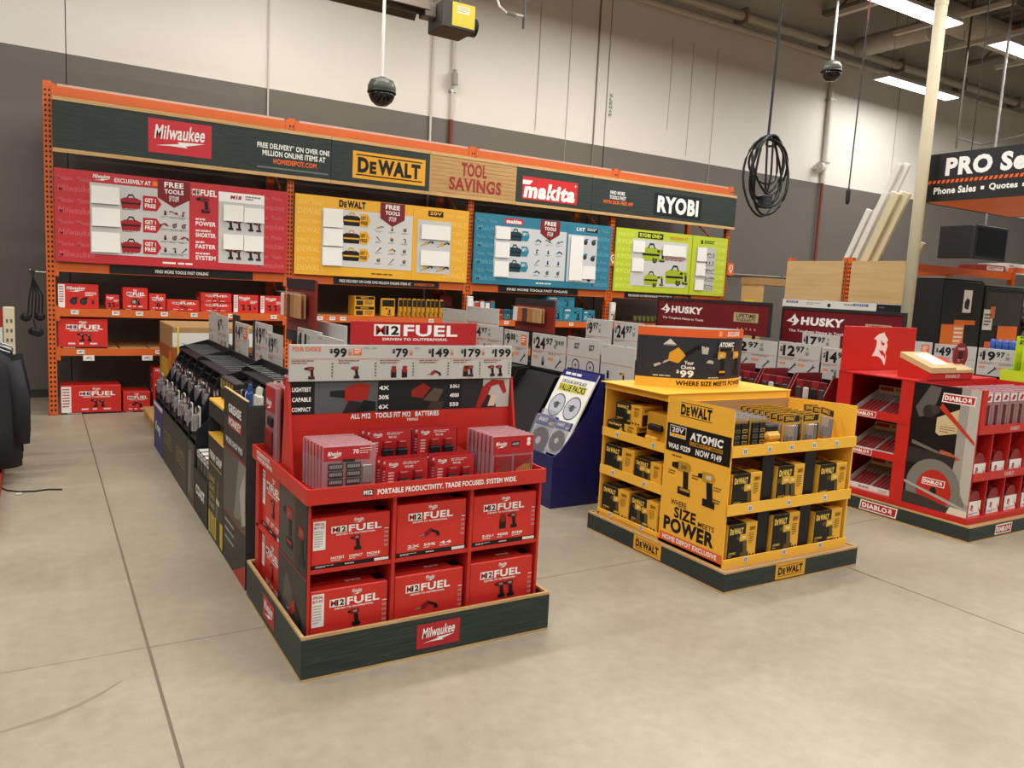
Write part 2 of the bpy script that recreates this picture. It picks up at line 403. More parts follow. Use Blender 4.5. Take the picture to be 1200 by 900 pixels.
for k in range(6):                                       # open web joists running along the store
    y = 10.3-1.55*k; g = G()
    g.box(6, 34, y-.05, y+.05, 8.02, 8.12, JM).box(6, 34, y-.05, y+.05, 7.52, 7.6, JM)
    n = 34
    for i in range(n):
        x = 6+28*i/n; g.tube([(x, y, 7.58), (x+14/n, y, 8.05), (x+28/n, y, 7.58)], .02, JM, 5)
    S(g.build('roof_joist', ceil))
for k in range(4):                                       # deep girders across
    x = 8.5+5.2*k; g = G().box(x-.08, x+.08, -2, 11.15, 7.9, 7.98, JM).box(x-.08, x+.08, -2, 11.15, 7.4, 7.48, JM)
    for i in range(12):
        y = 10.8-1.05*i; g.tube([(x, y, 7.45), (x, y-.5, 7.92), (x, y-1.05, 7.45)], .03, JM, 6)
    S(g.build('roof_girder', ceil))
tag(G().tube([(-2, 11.0, 6.62), (40, 11.0, 6.62)], .055, M('B9B2A6', .5), 10).build('sprinkler_main'), 'thin pale pipe running along the top of the tall wall, lower of two', 'pipe')
g = T('wall_duct', 'thick pale pipe on brackets along the top of the tall wall', 'pipe')
G().tube([(-2, 10.95, 6.83), (40, 10.95, 6.83)], .09, M('B5AEA2', .5), 12).build('pipe', g)
for k in range(14): G().box(4+2.4*k, 4.06+2.4*k, 10.84, 11.15, 6.70, 6.96, JM).build('bracket', g)
for k, (x, ya, yb) in enumerate(((14.8, 5, 9.25), (16.6, 5, 9.2), (11.72, 5, 9.28), (13.3, 7.2, 9.24))):
    G().prism([(x-.05, 6.575), (x-.05, 6.5), (x+.05, 6.5), (x+.05, 6.575), (x+.035, 6.575), (x+.035, 6.515), (x-.035, 6.515), (x-.035, 6.575)], 'Y', ya, yb, M('C2BBAE', .5)).build('strut_channel', ceil)
    for yy in (ya+.6, yb-.4): G().tube([(x, yy, 6.57), (x, yy, 8.14)], .008, STEEL, 5).build('threaded_rod', ceil)
DUCT = M('C8C1B2', .5, 0, .35, .06, 2)
G().tube([(14.4, 9.0, 7.0), (28.4, 9.0, 7.0)], .26, DUCT, 18).build('air_duct', ceil, smooth=True)
for k in range(6): G().tube([(15.4+2.2*k, 9.0, 7.0), (15.45+2.2*k, 9.0, 7.0)], .275, DUCT, 18).build('duct_band', ceil)
G().tube([(14.55, 10.9, 6.9), (14.55, 9.4, 6.9)], .2, DUCT, 18).build('air_duct', ceil, smooth=True)
G().tube([(14.55, 9.4, 6.9), (14.55, 9.34, 6.9)], .215, DUCT, 18).build('duct_band', ceil)
S(G().box(16.5, 18.2, 7.0, 8.4, 7.35, 7.42, M('3B4650')).build('ceiling_panel', ceil))
# brown beam glimpsed between the struts
G().tube([(15.6, 8.4, 6.9), (18.6, 8.35, 6.9)], .05, M('8A5A30', .6), 8).build('conduit_bundle', ceil)

def wall_pipe(label, x, z0, z1, r, col, low=None, zl=4.13, bracket=None, rl=None):
    t = T('wall_pipe', label, 'pipe', (x, 11.15-r-.012, 0))
    if low: G().tube([(0, 0, z0), (0, 0, zl)], rl or r, low, 10).build('lower_pipe', t); z0 = zl
    G().tube([(0, 0, z0), (0, 0, z1)], r, col, 10).build('pipe', t)
    for z in ([bracket] if bracket else [z0+.4, z1-.8]): G().box(-r*1.6, r*1.6, -r*1.2, r+.012, z, z+.035, STEEL).build('clamp', t)
    return t
WPIPE = M('CFC9BF', .45); RPIPE = M('7E3428', .5)
wall_pipe('slim white conduit climbing the wall above the red tool board', 2.68, 0, 6.6, .012, WPIPE)
wall_pipe('slim white conduit on the wall beside the riser pipe', 5.08, 0, 6.6, .018, WPIPE)
t = wall_pipe('white riser pipe turning red below the grey paint, behind the tool rack', 5.42, 0, 6.6, .03, WPIPE, RPIPE)
G().lathe([(.05, 0), (.05, .16), (.03, .18), (.03, .22)], (-.02, -.1, 4.62), M('9B9890', .4), 12, 'Z').build('flow_switch', t)
t = wall_pipe('stout white riser with a valve, red below, on the wall near leaning boards', 14.06, 0, 6.6, .055, WPIPE, RPIPE, 4.13, None, .03)
G().lathe([(.05, 0), (.11, .02), (.11, .12), (.05, .14)], (-.28, -.07, 4.42), M('C8C4BA', .4), 12, 'X').build('valve', t)
G().tube([(-.3, 0, 4.42), (.05, 0, 4.42)], .045, WPIPE, 10).build('elbow', t)
for x, zz, z1, lab in ((6.95, 4.2, 6.3, 'hairline grey conduit on the white wall above the wood sign'), (7.55, 3.6, 6.4, 'thin grey wire running down the white wall left of the panel seam'), (8.12, 0, 6.6, 'dark thin conduit just left of the wide wall seam'),
                   (9.75, 4.6, 6.2, 'short hairline cable on the white wall right of the seam'), (10.25, 4.2, 6.2, 'hairline cable with a kink on the white wall'), (10.85, 3.2, 6.2, 'long hairline cable on the wall above the lime board')):
    tag(G().tube([(x, 11.138, zz), (x+.01, 11.138, (zz+z1)/2), (x, 11.138, z1)], .005 if x != 8.12 else .014, M('BAB3A7' if x != 8.12 else '7E776C', .6), 6).build('wall_cable'), lab, 'cable')
a = A(); a.rect(0, 0, .09, .42, 'D8D3C8')
for k in range(6): a.text('PANELS'[k], .015, .02+.065*k, .075, .07+.065*k, '2F6B3C', .03)
o = G().box(0, .09, 0, .006, 0, .42, WHITE).build('wall_plaque', None, (8.41, 11.143, 4.62)); tag(o, 'narrow plaque with upright green lettering beside the wall seam', 'sign'); a.build('lettering', o, (0, -.001, 0), **UF)
t = T('wall_pipe', 'horizontal grey conduit on the wall right of the lime board', 'pipe', (11.2, 11.12, 2.12)); G().tube([(0, 0, 0), (6, 0, .05)], .02, M('8C877E', .5), 8).build('pipe', t)
for k in range(4): G().box(.4+1.5*k, .45+1.5*k, -.03, .03, -.03, .05, STEEL).build('clamp', t)

# ================================================================ the orange pallet rack against the wall
RY = 9.78
POSTX = [.06, 2.6, 5.09, 7.575, 10.07]; PW = .08
rack = T('pallet_rack', 'tall orange steel pallet rack with four bays against the back wall', 'rack', (0, RY, 0))
holes = A()
for i in range(66):
    for u in (.022, .058): holes.rect(u-.009, .045+.052*i, u+.009, .068+.052*i, '1A0E08')
for i, x in enumerate(POSTX):
    for y in (0, .97):
        po = G().box(x, x+PW, y, y+.075, 0, 3.53, ORANGE).build('upright_post', rack)
        if y == 0:
            S(holes.build('punched_holes', po, (x, -.0002, 0), **UF), 'stuff')
            S(holes.build('punched_holes', po, (x-.0002, .075, 0), **UL), 'stuff')
        G().box(x-.02, x+PW+.02, y-.0, y+.095, 0, .006, ORANGE).build('foot_plate', rack)
    for z0, z1 in ((.3, 1.0), (1.0, 1.7), (1.7, 2.4), (2.4, 3.1)):
        G().box(x+.025, x+.055, .07, .975, z0, z0+.03, ORANGE).build('brace', rack)
        G().tube([(x+.04, .07, z0+.02), (x+.04, .975, z1)], .015, ORANGE, 6).build('brace', rack)
tagart = A(); tagart.rect(0, 0, .075, .045, 'ECEAE2'); tagart.text('1497', .012, .012, .055, .036, '222222', .03); tagart.rect(.058, .006, .071, .04, 'C9C6BC')
LEV = [(1.085, 1.172), (.655, .735)]
for b in range(4):
    x0, x1 = POSTX[b]+PW, POSTX[b+1]
    for z0, z1 in LEV + [(1.565, 1.67), (3.385, 3.49)]:
        for y in (-.004, .985):
            bm = G().prism([(y, z0), (y+.05, z0), (y+.05, z1), (y, z1)], 'X', x0, x1, ORANGE).build('beam', rack)
            if y < 0:
                for xx in (x0, x1-.035): G().box(xx, xx+.035, y-.006, y, z0-.05, z1+.02, ORANGE).build('beam_connector', rack)
    for z in (LEV[0][1], LEV[1][1], 1.67, 3.49):  # boards on the two upper levels are added to shade the bays below
        nb = 8
        for k in range(nb):
            w = (x1-x0)/nb
            G().box(x0+k*w+.012, x0+(k+1)*w-.012, .05, .985, z-.022, z-.001, PINE).build('deck_board', rack)
    # galvanised lip of the top deck
    G().box(x0+.05, x1-.05, -.0, .02, 3.491, 3.515, M('C9A592', .5, .3)).build('top_lip', rack)
tags0 = [(.28, 1.11), (.68, 1.11), (.92, 1.11), (1.18, 1.11), (1.5, 1.11), (1.92, 1.11), (2.42, 1.11), (.33, .675), (1.12, .675), (3.0, 1.11), (3.16, 1.11), (3.3, 1.11), (4.55, 1.11), (5.35, 1.11), (5.75, 1.11), (6.4, 1.11), (6.9, 1.11), (7.3, 1.11), (8.2, 1.11)]
for x, z in tags0:
    o = G().box(x, x+.075, -.0075, -.0045, z, z+.045, WHITE).build('price_tag', rack); tagart.build('print', o, (x, -.008, z), **UF)
for x in (.39, .98):
    o = G().box(x, x+.11, -.0075, -.0045, .6, .66, WHITE).build('price_tag', rack); tagart.build('print', o, (x+.015, -.008, .607), **UF)

# header signs
def header(label, x0, x1, art, body=GREENBLK):
    t = T('header_sign', label, 'sign', (x0, RY-.075, 2.81)); w = x1-x0
    G().box(0, w, 0, .03, .04, .525, body).build('panel', t)
    G().box(0, w, -.006, .03, .525, .565, PINE).build('top_trim', t)
    G().box(0, w, -.006, .03, 0, .04, PINE).build('bottom_trim', t)
    a = A(); art(a); a.build('lettering', t, (0, -.001, 0), eps=.0012, **UF)
    for k in (.1, .9): G().box(w*k-.03, w*k+.03, .03, .066, .46, .565, ORANGE).build('hanger_bracket', t)
    return t
def art_h1(a):
    a.rect(.91, .115, 1.57, .48, 'C9323C'); script_logo(a, .97, .19, 1.51, .42)
    a.text('FREE DELIVERY* ON OVER ONE', 2.08, .32, 2.95, .385, 'F1EEE8', .03); a.text('MILLION ONLINE ITEMS AT', 2.14, .235, 2.9, .3, 'F1EEE8', .03)
    a.text('HOMEDEPOT.COM', 2.27, .15, 2.79, .21, 'F0702E', .03); a.rect(2.08, .09, 2.94, .11, '6E726E')
def art_h2(a):
    a.rect(.275, .1, 1.27, .435, 'E9A62B'); a.rect(.32, .385, 1.225, .4, '17160F'); a.rect(.32, .14, 1.225, .155, '17160F'); yellow_logo(a, .34, .175, 1.2, .365)
def art_h3(a):
    for k in range(9): a.rect(.02, .055+.053*k, 1.32, .058+.053*k, '8E6A3C')
    a.text('TOOL', .47, .3, .86, .475, '9E2F2A', .03); a.text('SAVINGS', .29, .1, 1.1, .275, '9E2F2A', .03)
def art_h4(a):
    a.rect(.1, .095, 1.06, .41, 'CE2B2B'); a.text('makita', .12, .115, 1.04, .34, 'F4F1EC', .05, .15); a.poly([(.1, .3), (.22, .3), (.27, .36), (.1, .36)], 'F4F1EC'); a.disc(1.02, .36, .014, 'F4F1EC', 10)
def art_h5(a):
    a.text('FIND MORE', .34, .32, .62, .375, 'F1EEE8', .03); a.text('TOOLS FAST', .33, .25, .65, .305, 'F1EEE8', .03); a.text('WITH OUR FREE APP', .21, .175, .8, .23, 'EF6A2C', .03)
    a.rect(1.22, .09, 2.24, .44, '14181A'); a.text('RYOBI', 1.29, .135, 2.17, .4, 'F4F1EC', .05)
header('long dark header sign with white script on red and FREE DELIVERY lines', .14, 3.11, art_h1)
header('dark header sign with black letters on a framed yellow rectangle', 3.115, 4.445, art_h2)
header('light wood header sign reading TOOL SAVINGS in red', 4.45, 5.79, art_h3, wood('light_wood_planks', 'AD8450', 'CBA26A', 'X', .5, 4, 20))
header('dark header sign with lower-case white letters on a red rectangle', 5.795, 7.12, art_h4)
header('long dark header sign with FIND MORE TOOLS FAST lines and white capitals', 7.125, 10.16, art_h5)

# promo boards, white paper sheets taped over the prices
def board(label, b, colour, wm, art, papers, word):
    x0 = POSTX[b]+PW+.005; x1 = POSTX[b+1]-.01; w = x1-x0; z0 = 1.675; h = .975
    t = T('promo_board', label, 'sign', (x0, RY-.05, z0))
    G().box(0, w, 0, .02, 0, h, M(colour, .4, 0, .4, .03, 2)).build('panel', t)
    a = A(); k = 0
    for u0, u1 in ((.03, .38), (w-.36, w-.03)):                     # ghosted logos down both sides
        v = .05
        while v < h-.08:
            if k % 2 == 0: a.text(word, u0, v, u1, v+.07, wm, .02, .12)
            else:
                for q in (0, .5): a.text(word, u0+q*(u1-u0), v, u0+(q+.42)*(u1-u0), v+.05, wm, .02, .12)
            v += .115; k += 1
    art(a, w, h); a.build('print', t, (0, -.001, 0), eps=.0012, **UF)
    for (u0, v0, u1, v1) in papers:
        G().prism([(u0, v0), (u1, v0+.004), (u1-.004, v1), (u0+.003, v1-.003)], 'Y', -.022, -.019, M('EDEBE6', .7, 0, .2, .02)).build('paper_sheet', t)
    return t
def badge(a, u, v, c='7B1E28'):
    a.poly([(u-.17, v-.2), (u, v-.3), (u+.17, v-.2), (u+.17, v), (u-.17, v)], c)
    a.text('FREE', u-.1, v-.08, u+.1, v-.02, 'F1EEE8', .03); a.text('TOOLS', u-.1, v-.15, u+.1, v-.1, 'F1EEE8', .03); a.text('UP TO $199', u-.05, v-.24, u+.05, v-.17, 'F1EEE8', .02)
def toolgrid(a, u0, v0, u1, v1, nx, ny, cols, seed):
    r = random.Random(seed); ks = ['drill', 'saw', 'impact', 'circ', 'battery', 'recip', 'wrench']
    for j in range(ny):
        for i in range(nx):
            u = u0+(i+.5)*(u1-u0)/nx; v = v0+(j+.25)*(v1-v0)/ny
            a.shape(r.choice(ks), u, v, (v1-v0)/ny*.38, cols, r.random() < .4); a.lines(u-.05, v-.035, u+.05, v-.012, 2, '8A8A8A', .5, seed+i+9*j)
def arrow(a, u, v, c):
    a.poly([(u, v), (u+.14, v), (u+.19, v+.08), (u+.14, v+.16), (u, v+.16)], c); a.text('GET 1', u+.02, v+.09, u+.13, v+.135, 'F1EEE8', .03); a.text('FREE', u+.02, v+.03, u+.13, v+.075, 'F1EEE8', .03)
def art_b1(a, w, h):
    a.rect(.33, .1, 1.33, .86, 'C4C2BE'); a.rect(1.65, .08, 2.17, .9, 'C4C2BE'); a.rect(1.65, .79, 2.17, .9, 'EFEDE8')
    script_logo(a, .36, .885, .53, .95); a.text('EXCLUSIVELY AT', .57, .885, .93, .93, 'F1EEE8', .03); a.rect(.95, .885, 1.0, .935, 'EE7A2E')
    badge(a, 1.17, .965)
    for k in range(3): a.shape('bag', .73, .14+.24*k, .15, ['A0232A', '1A1A1C', '2A2A2C']); arrow(a, .85, .13+.24*k, 'B5222B'); a.lines(.64, .115+.24*k, .8, .14+.24*k, 2, '8C2428', .6, k)
    toolgrid(a, 1.03, .13, 1.32, .68, 3, 4, ['A0232A', '222224', '777777'], 5)
    fuel_logo(a, 1.36, .83, 1.63, .9, 'M18', False); a.shape('drill', 1.48, .64, .18, ['8E1E22', '1A1A1C', '5A1A1C'])
    for k, tx in enumerate(('SYSTEM', 'FASTER', 'SHORTER', 'POWER')): a.text(tx, 1.4, .1+.13*k, 1.62, .15+.13*k, 'F1EEE8', .03); a.lines(1.4, .155+.13*k, 1.58, .185+.13*k, 1, 'EAD0CC', .7, k)
    a.text('M18', 1.78, .825, 1.91, .87, '9E1F22', .05, .15); a.lines(1.95, .82, 2.13, .875, 2, '7A7A78', .6, 3)
    for u, v in ((1.77, .47), (2.0, .47), (1.77, .13), (2.0, .13)): a.shape('impact', u, v, .12, ['8E1E22', '1A1A1C', '777777']); a.shape('drill', u+.09, v, .11, ['8E1E22', '1A1A1C', '777777'])
    a.lines(1.05, .03, 1.6, .055, 1, 'F1EEE8', .8, 8)
board('red promo board with white paper sheets and GET 1 FREE arrows', 0, 'BE3036', 'CF5C62', art_b1, [(.34, .64, .62, .83), (.345, .40, .625, .60), (.34, .12, .62, .34), (1.7, .57, 1.93, .76), (1.935, .57, 2.17, .745), (1.7, .24, 1.93, .42), (1.935, .235, 2.165, .42)], 'Milwaukee')
def art_b2(a, w, h):
    a.rect(.34, .12, 1.56, .83, 'CFCECA'); a.rect(1.63, .1, 2.13, .8, 'C6C5C3'); a.rect(1.56, .02, 1.565, .95, 'C58C20')
    yellow_logo(a, .55, .86, .9, .95); badge(a, 1.27, .97)
    for k in range(3): a.shape('bag', .72, .2+.22*k, .17, ['17160F', 'D9A02A', '2A2A2C']); a.poly([(.83, .2+.22*k), (.93, .2+.22*k), (.97, .28+.22*k), (.93, .36+.22*k), (.83, .36+.22*k)], 'E7A92A'); a.text('GET 1', .84, .285+.22*k, .93, .33+.22*k, '17160F', .03); a.text('FREE', .84, .225+.22*k, .93, .27+.22*k, '17160F', .03)
    toolgrid(a, 1.0, .17, 1.54, .72, 3, 4, ['D9A02A', '1A1A1A', '6A6A66'], 11)
    a.rect(1.78, .855, 2.0, .93, '17160F'); a.text('20V', 1.8, .875, 1.98, .918, 'E7A92A', .03)
    for u, v in ((1.78, .45), (2.02, .45), (1.78, .12), (2.02, .12)): a.shape('recip', u, v, .08, ['D9A02A', '1A1A1A', '3A3A38'])
    a.lines(1.0, .04, 1.5, .06, 1, '6A4A10', .8, 4)
board('yellow promo board with white paper sheets and pictured tool bags', 1, 'E8AC33', 'F1C464', art_b2, [(.345, .6, .6, .83), (.35, .37, .605, .585), (.345, .125, .6, .35), (1.68, .55, 2.11, .745), (1.68, .2, 2.11, .405)], 'DEWALT')
def art_b3(a, w, h):
    a.rect(.32, .1, 1.55, .82, 'CBCDCE'); a.rect(1.58, .1, 2.12, .8, 'C8CACB'); a.rect(1.555, .02, 1.56, .95, '215F73')
    a.rect(.48, .86, .78, .94, 'CE2B2B'); a.text('makita', .5, .87, .76, .925, 'F4F1EC', .05, .15); badge(a, 1.25, .97)
    for k in range(3): a.shape('bag', .66, .19+.22*k, .17, ['1D3A44', '15181A', '2A2A2C']); a.poly([(.77, .2+.22*k), (.87, .2+.22*k), (.9, .27+.22*k), (.87, .34+.22*k), (.77, .34+.22*k)], '2E7F97'); a.text('GET 1', .78, .275+.22*k, .86, .315+.22*k, 'F1EEE8', .03)
    toolgrid(a, .95, .14, 1.52, .74, 3, 4, ['2A7A90', '1A1A1A', '6A6A66'], 21)
    a.text('LXT', 1.72, .86, 1.88, .91, 'F4F1EC', .04, .2); a.rect(1.9, .855, 2.12, .92, '15181A'); a.lines(1.92, .865, 2.1, .91, 2, 'E0E0DC', .5, 2)
    for u, v in ((1.9, .66), (2.05, .66), (1.9, .44), (2.05, .42), (1.72, .11), (2.0, .11)): a.shape('circ', u, v, .09, ['2A7A90', '15181A', '3A3A38'])
    a.lines(1.05, .035, 1.5, .058, 1, 'DDE8EA', .8, 4)
board('teal promo board with white paper sheets over its prices', 2, '2F7A92', '5B9BAE', art_b3, [(.33, .64, .57, .81), (.33, .38, .57, .6), (.33, .11, .57, .33), (1.62, .12, 1.86, .78), (1.862, .15, 2.11, .35)], 'Makita')
def art_b4(a, w, h):
    a.rect(.32, .1, 1.5, .83, 'CACAC8'); a.rect(1.7, .08, 2.14, .8, 'BDBDBB'); a.rect(1.585, .0, 1.6, .97, '7E8B1C')
    a.rect(.43, .85, .95, .94, '15181A'); a.text('RYOBI ONE+', .46, .865, .92, .925, 'D8E24A', .04); a.text('EXCLUSIVELY AT', 1.1, .87, 1.48, .915, 'D8702A', .03)
    a.rect(1.78, .85, 1.83, .91, '2A3A10'); a.lines(1.86, .85, 2.1, .91, 2, '4A5A10', .6, 4)
    for u, v, n in ((.72, .5, .28), (.75, .12, .22), (1.25, .16, .3)):
        a.shape('bag', u, v, n, ['9FB324', '1C1F14', '2A2A2C']); a.shape('drill', u+.2, v, n*.7, ['A9BC2A', '1C1F14', '55602A']); a.shape('circ', u+.08, v-.03, n*.4, ['A9BC2A', '1C1F14', '55602A'])
    a.lines(1.0, .52, 1.48, .58, 2, '9A2A2A', .5, 4)
    toolgrid(a, 1.9, .1, 2.12, .76, 3, 5, ['7A8A1A', '2A2A2A', '6A6A66'], 31)
board('lime green promo board with white paper sheets and green tool pictures', 3, 'BCCB33', 'D5E069', art_b4, [(.33, .62, .57, .8), (.33, .32, .57, .53), (.95, .6, 1.45, .78), (1.705, .56, 1.92, .79), (1.7, .32, 1.91, .53), (1.7, .08, 1.9, .26)], 'RYOBI')

# black strips with white print clipped to the beam
def strip(label, x0, x1, words, tail=None):
    o = G().bbox(0, x1-x0, 0, .008, 0, .085, BLACK, .002).build('beam_strip', None, (x0, RY-.0145, 1.575)); tag(o, label, 'sign')
    a = A(); w = x1-x0
    for tx, u0, u1, c in words: a.text(tx, u0*w, .024, u1*w, .06, c, .03)
    a.build('lettering', o, (0, -.0005, 0), **UF)
strip('black strip reading FIND MORE TOOLS FAST ONLINE below the red board', .66, 2.2, [('FIND MORE TOOLS FAST ONLINE', .3, .67, 'EDEAE4')])
strip('black strip reading FREE DELIVERY ON OVER ONE MILLION below the yellow board', 3.2, 4.68, [('FREE DELIVERY ON OVER ONE MILLION ONLINE ITEMS AT', .05, .72, 'EDEAE4'), ('HOMEDEPOT.COM', .75, .95, 'EE6A2C')])
strip('black strip half hidden by glove packs below the teal board', 5.62, 7.02, [('FIND MORE TOOLS FAST ONLINE', .1, .86, 'EDEAE4')])
strip('black strip with tiny white lettering below the lime board', 7.93, 9.35, [('FREE DELIVERY ON OVER ONE MILLION ONLINE ITEMS AT', .05, .7, 'EDEAE4'), ('HOMEDEPOT.COM', .73, .95, 'EE6A2C')])
# round orange number flags on the rack posts
def flag(label, x, z):
    o = G().bbox(0, .15, 0, .006, 0, .21, M('D8612C'), .002).build('aisle_flag', None, (x, RY-.02, z)); tag(o, label, 'sign')
    a = A(); a.poly(ring(.075, .125, .048, .055, 16)+[], 'F1E8DC'); a.poly([(.04, .09), (.11, .09), (.075, .03)], 'F1E8DC'); a.disc(.075, .125, .034, 'C24E22', 16, .042); a.disc(.075, .125, .012, 'F1E8DC', 10, .02); a.build('print', o, (0, -.0005, 0), **UF)
flag('small orange flag with white pin symbol between the teal and lime boards', 7.57, 2.05)
flag('small orange flag with white pin symbol at the outer rack post', 10.14, 2.04)

# ---- goods on the rack
def tool_carton(label, x0, x1, z0, h, kind='fuel', d=.32, y=None, group=None, white=False, pic='impact', black=True, col=REDBOX, name='tool_carton', pre='M18'):
    w = x1-x0; o = G().bbox(0, w, 0, d, 0, h, col, .004).build(name, None, (x0, (RY+.02) if y is None else y, z0)); tag(o, label, 'box', group)
    a = A(); l = w*.17 if white else 0
    if kind == 'fuel':
        fuel_logo(a, l+(w-l)*.16, h*.58, w*.9, h*.8, pre); script_logo(a, l+(w-l)*.42, h*.82, l+(w-l)*.58, h*.93)
        a.shape(pic, l+(w-l)*.45, h*.24, h*.28, ['6E1416', '171315', '9A9A98']); a.shape('impact', l+(w-l)*.6, h*.24, h*.25, ['6E1416', '171315', '9A9A98'])
        for k in range(3): a.lines(l+(w-l)*(.2+.22*k), h*.12, l+(w-l)*(.36+.22*k), h*.19, 1, 'F2DEDA', .8, k)
    else:
        script_logo(a, l+(w-l)*.05, h*.68, l+(w-l)*.6, h*.9); a.lines(l+(w-l)*.6, h*.5, w*.95, h*.68, 3, 'F2DEDA', .5, 3)
        for q in (.25, .55): a.shape(pic, l+(w-l)*q, h*.16, h*.3, ['241a1c', '1a1a1c', '3a3a3c'])
        a.shape('battery', l+(w-l)*.83, h*.2, h*.18, ['8E1A18', '221a1c', '555'.ljust(6, '5')])
    if white: a.rect(w*.01, h*.03, l, h*.97, 'E9E6E0'); a.lines(w*.03, h*.2, l*.85, h*.9, 7, 'B04A44', .5, 5)
    if black: a.rect(w*.005, 0, w*.995, h*.05, '17161A'); a.lines(w*.1, h*.012, w*.5, h*.036, 1, 'C9C6C0', .9, 4)
    a.build('front_print', o, (0, -.0005, 0), **UF)
    b = A(); b.text('Milwaukee', d*.2, h*.3, d*.8, h*.5, 'F2DEDA', .03, .1); b.build('side_print', o, (-.0005, d, 0), **UL)
    return o
Z1 = 1.1725; Z2 = .7355
tool_carton('wide red carton with two round discs pictured and a white end label', .16, .55, Z1, .265, 'disc', white=True, black=False, pic='circ')
o = tool_carton('small red carton beside a blue-black pack on the upper shelf', .62, .755, Z1, .16, 'disc', .2)
tool_carton('tall red carton with one round tool pictured', .79, 1.045, Z1, .25, pic='circ')
tool_carton('narrow red carton with one small driver pictured', 1.06, 1.235, Z1, .19)
tool_carton('low wide red carton lying on the upper shelf', 1.245, 1.6, Z1, .13, pic='saw')
tool_carton('flat red carton, bottom of a pair on the upper shelf', 1.61, 1.965, Z1, .112, pic='recip')
tool_carton('flat red carton, top of a pair on the upper shelf', 1.612, 1.96, Z1+.1125, .112, pic='recip')
tool_carton('red script-logo carton with white end label next to the flat pair', 1.985, 2.275, Z1, .215, 'script', white=True, black=False)
tool_carton('red script-logo carton with white end label next to the rack post', 2.3, 2.585, Z1, .215, 'script', white=True, black=False)
tool_carton('large red carton standing alone on the lower shelf', .155, .635, Z2, .325, pic='drill', d=.4)
tool_carton('largest red carton with white label on the floor under the rack', .168, .765, .002, .315, white=True, pic='drill', d=.42)
tool_carton('medium red carton on the floor under the rack', .785, 1.065, .002, .235, d=.4, pic='saw')
for k in range(3): tool_carton(['red carton at the bottom of the stack behind the taped carton', 'red carton in the middle of the stack behind the taped carton', 'red carton on top of the stack behind the taped carton'][k], 1.1, 1.45, .002+.17*k, .168, 'script', .3, black=False)
def bag_pack(label, x, z, w, h, c1, c2, group=None, y=RY+.06):
    o = G().bbox(0, w, 0, .05, 0, h, M(c1, .4, 0, .4, .1, 20), .012).build('tool_pack', None, (x, y, z)); tag(o, label, 'pack', group)
    a = A(); a.rect(w*.08, h*.55, w*.92, h*.92, c2); a.shape('drill', w*.5, h*.1, min(h*.4, w*.95), ['D9A02A', '15140F', '555550']); a.build('front_print', o, (0, -.0005, 0), **UF)
    return o
# bay with yellow goods
def yel_carton(label, x0, x1, z0, h, d=.25, y=RY+.03):
    w = x1-x0; o = G().bbox(0, w, 0, d, 0, h, M('DDA028'), .003).build('tool_carton', None, (x0, y, z0)); tag(o, label, 'box')
    a = A(); a.rect(w*.04, h*.68, w*.96, h*.97, '1A1812'); a.text('DEWALT', w*.3, h*.76, w*.7, h*.9, 'E7A92A', .04); a.lines(w*.5, h*.12, w*.92, h*.55, 4, '4A3A12', .5, 4); a.rect(w*.08, h*.1, w*.42, h*.55, '2A251A')
    a.build('front_print', o, (0, -.0005, 0), **UF); return o
yel_carton('yellow carton with black top, lower of a pair on the rack', 3.5, 3.78, Z1, .128)
yel_carton('yellow carton with black top, upper of a pair on the rack', 3.502, 3.775, Z1+.1285, .13)
bag_pack('single yellow hanging pack beside the glove panel', 2.83, Z1+.001, .13, .33, 'D9A02A', '1A1812')
bag_pack('upright yellow blister pack standing alone on the rack', 3.88, Z1+.001, .2, .24, 'D9A02A', '1A1812')
p0 = bag_pack('slim yellow tool pack in the row beside the rack post', 4.13, Z1+.001, .056, .25, 'C9952A', '222018', 'yellow packs in a row')
for k in range(1, 10): dup(p0, (4.13+.068*k, RY+.06+.008*(k % 3), Z1+.001), 0)
o = tag(G().bbox(0, .2, 0, .2, 0, .17, M('6A1D1D', .5), .01).build('tool_carton', None, (4.83, RY+.25, Z1+.15)), 'dark red carton in shadow beside the rack post', 'box')
G().bbox(0, .24, 0, .24, 0, .148, CHAR, .01).build('riser', None, (4.81, RY+.23, Z1+.001)); tag(bpy.data.objects['riser'], 'dark riser block under the dark red carton', 'riser')
# bay with red and teal goods
for k in range(5):
    bag_pack('red and white clamshell pack in the huddle below the teal board', 5.2+.085*k, Z1+.001, .08, .27-.02*(k % 2), ['C33A34', 'B8C4CC', 'A92D2A', '3D6E86', 'B9362E'][k], ['E6E4DE', 'C9362E', 'DADADA', 'E6E4DE', '2A7A90'][k], 'mixed clamshells under the teal board')
for k in range(3): bag_pack(['low red pouch between clamshells and the glove panel', 'low teal pouch beside the red pouch', 'low dark teal pouch nearest the glove panel'][k], 5.66+.12*k, Z1+.001, .11, .15, ['B23A30', '2F7A92', '2A5A6C'][k], ['7A2020', '1D4A5A', '1D3A44'][k])
def teal(label, x0, x1, z0, h):
    w = x1-x0; o = G().bbox(0, w, 0, .3, 0, h, M('2B7F97'), .004).build('tool_carton', None, (x0, RY+.03, z0)); tag(o, label, 'box')
    a = A(); a.rect(w*.03, h*.7, w*.4, h*.95, '1D5568'); a.text('makita', w*.06, h*.74, w*.36, h*.92, 'E6F0F0', .04, .1); a.lines(w*.1, h*.15, w*.3, h*.5, 3, 'CFE0E4', .5, 4); a.shape('drill', w*.7, h*.15, h*.6, ['1D5568', '15181A', '88A0A8']); a.build('front_print', o, (0, -.0005, 0), **UF)
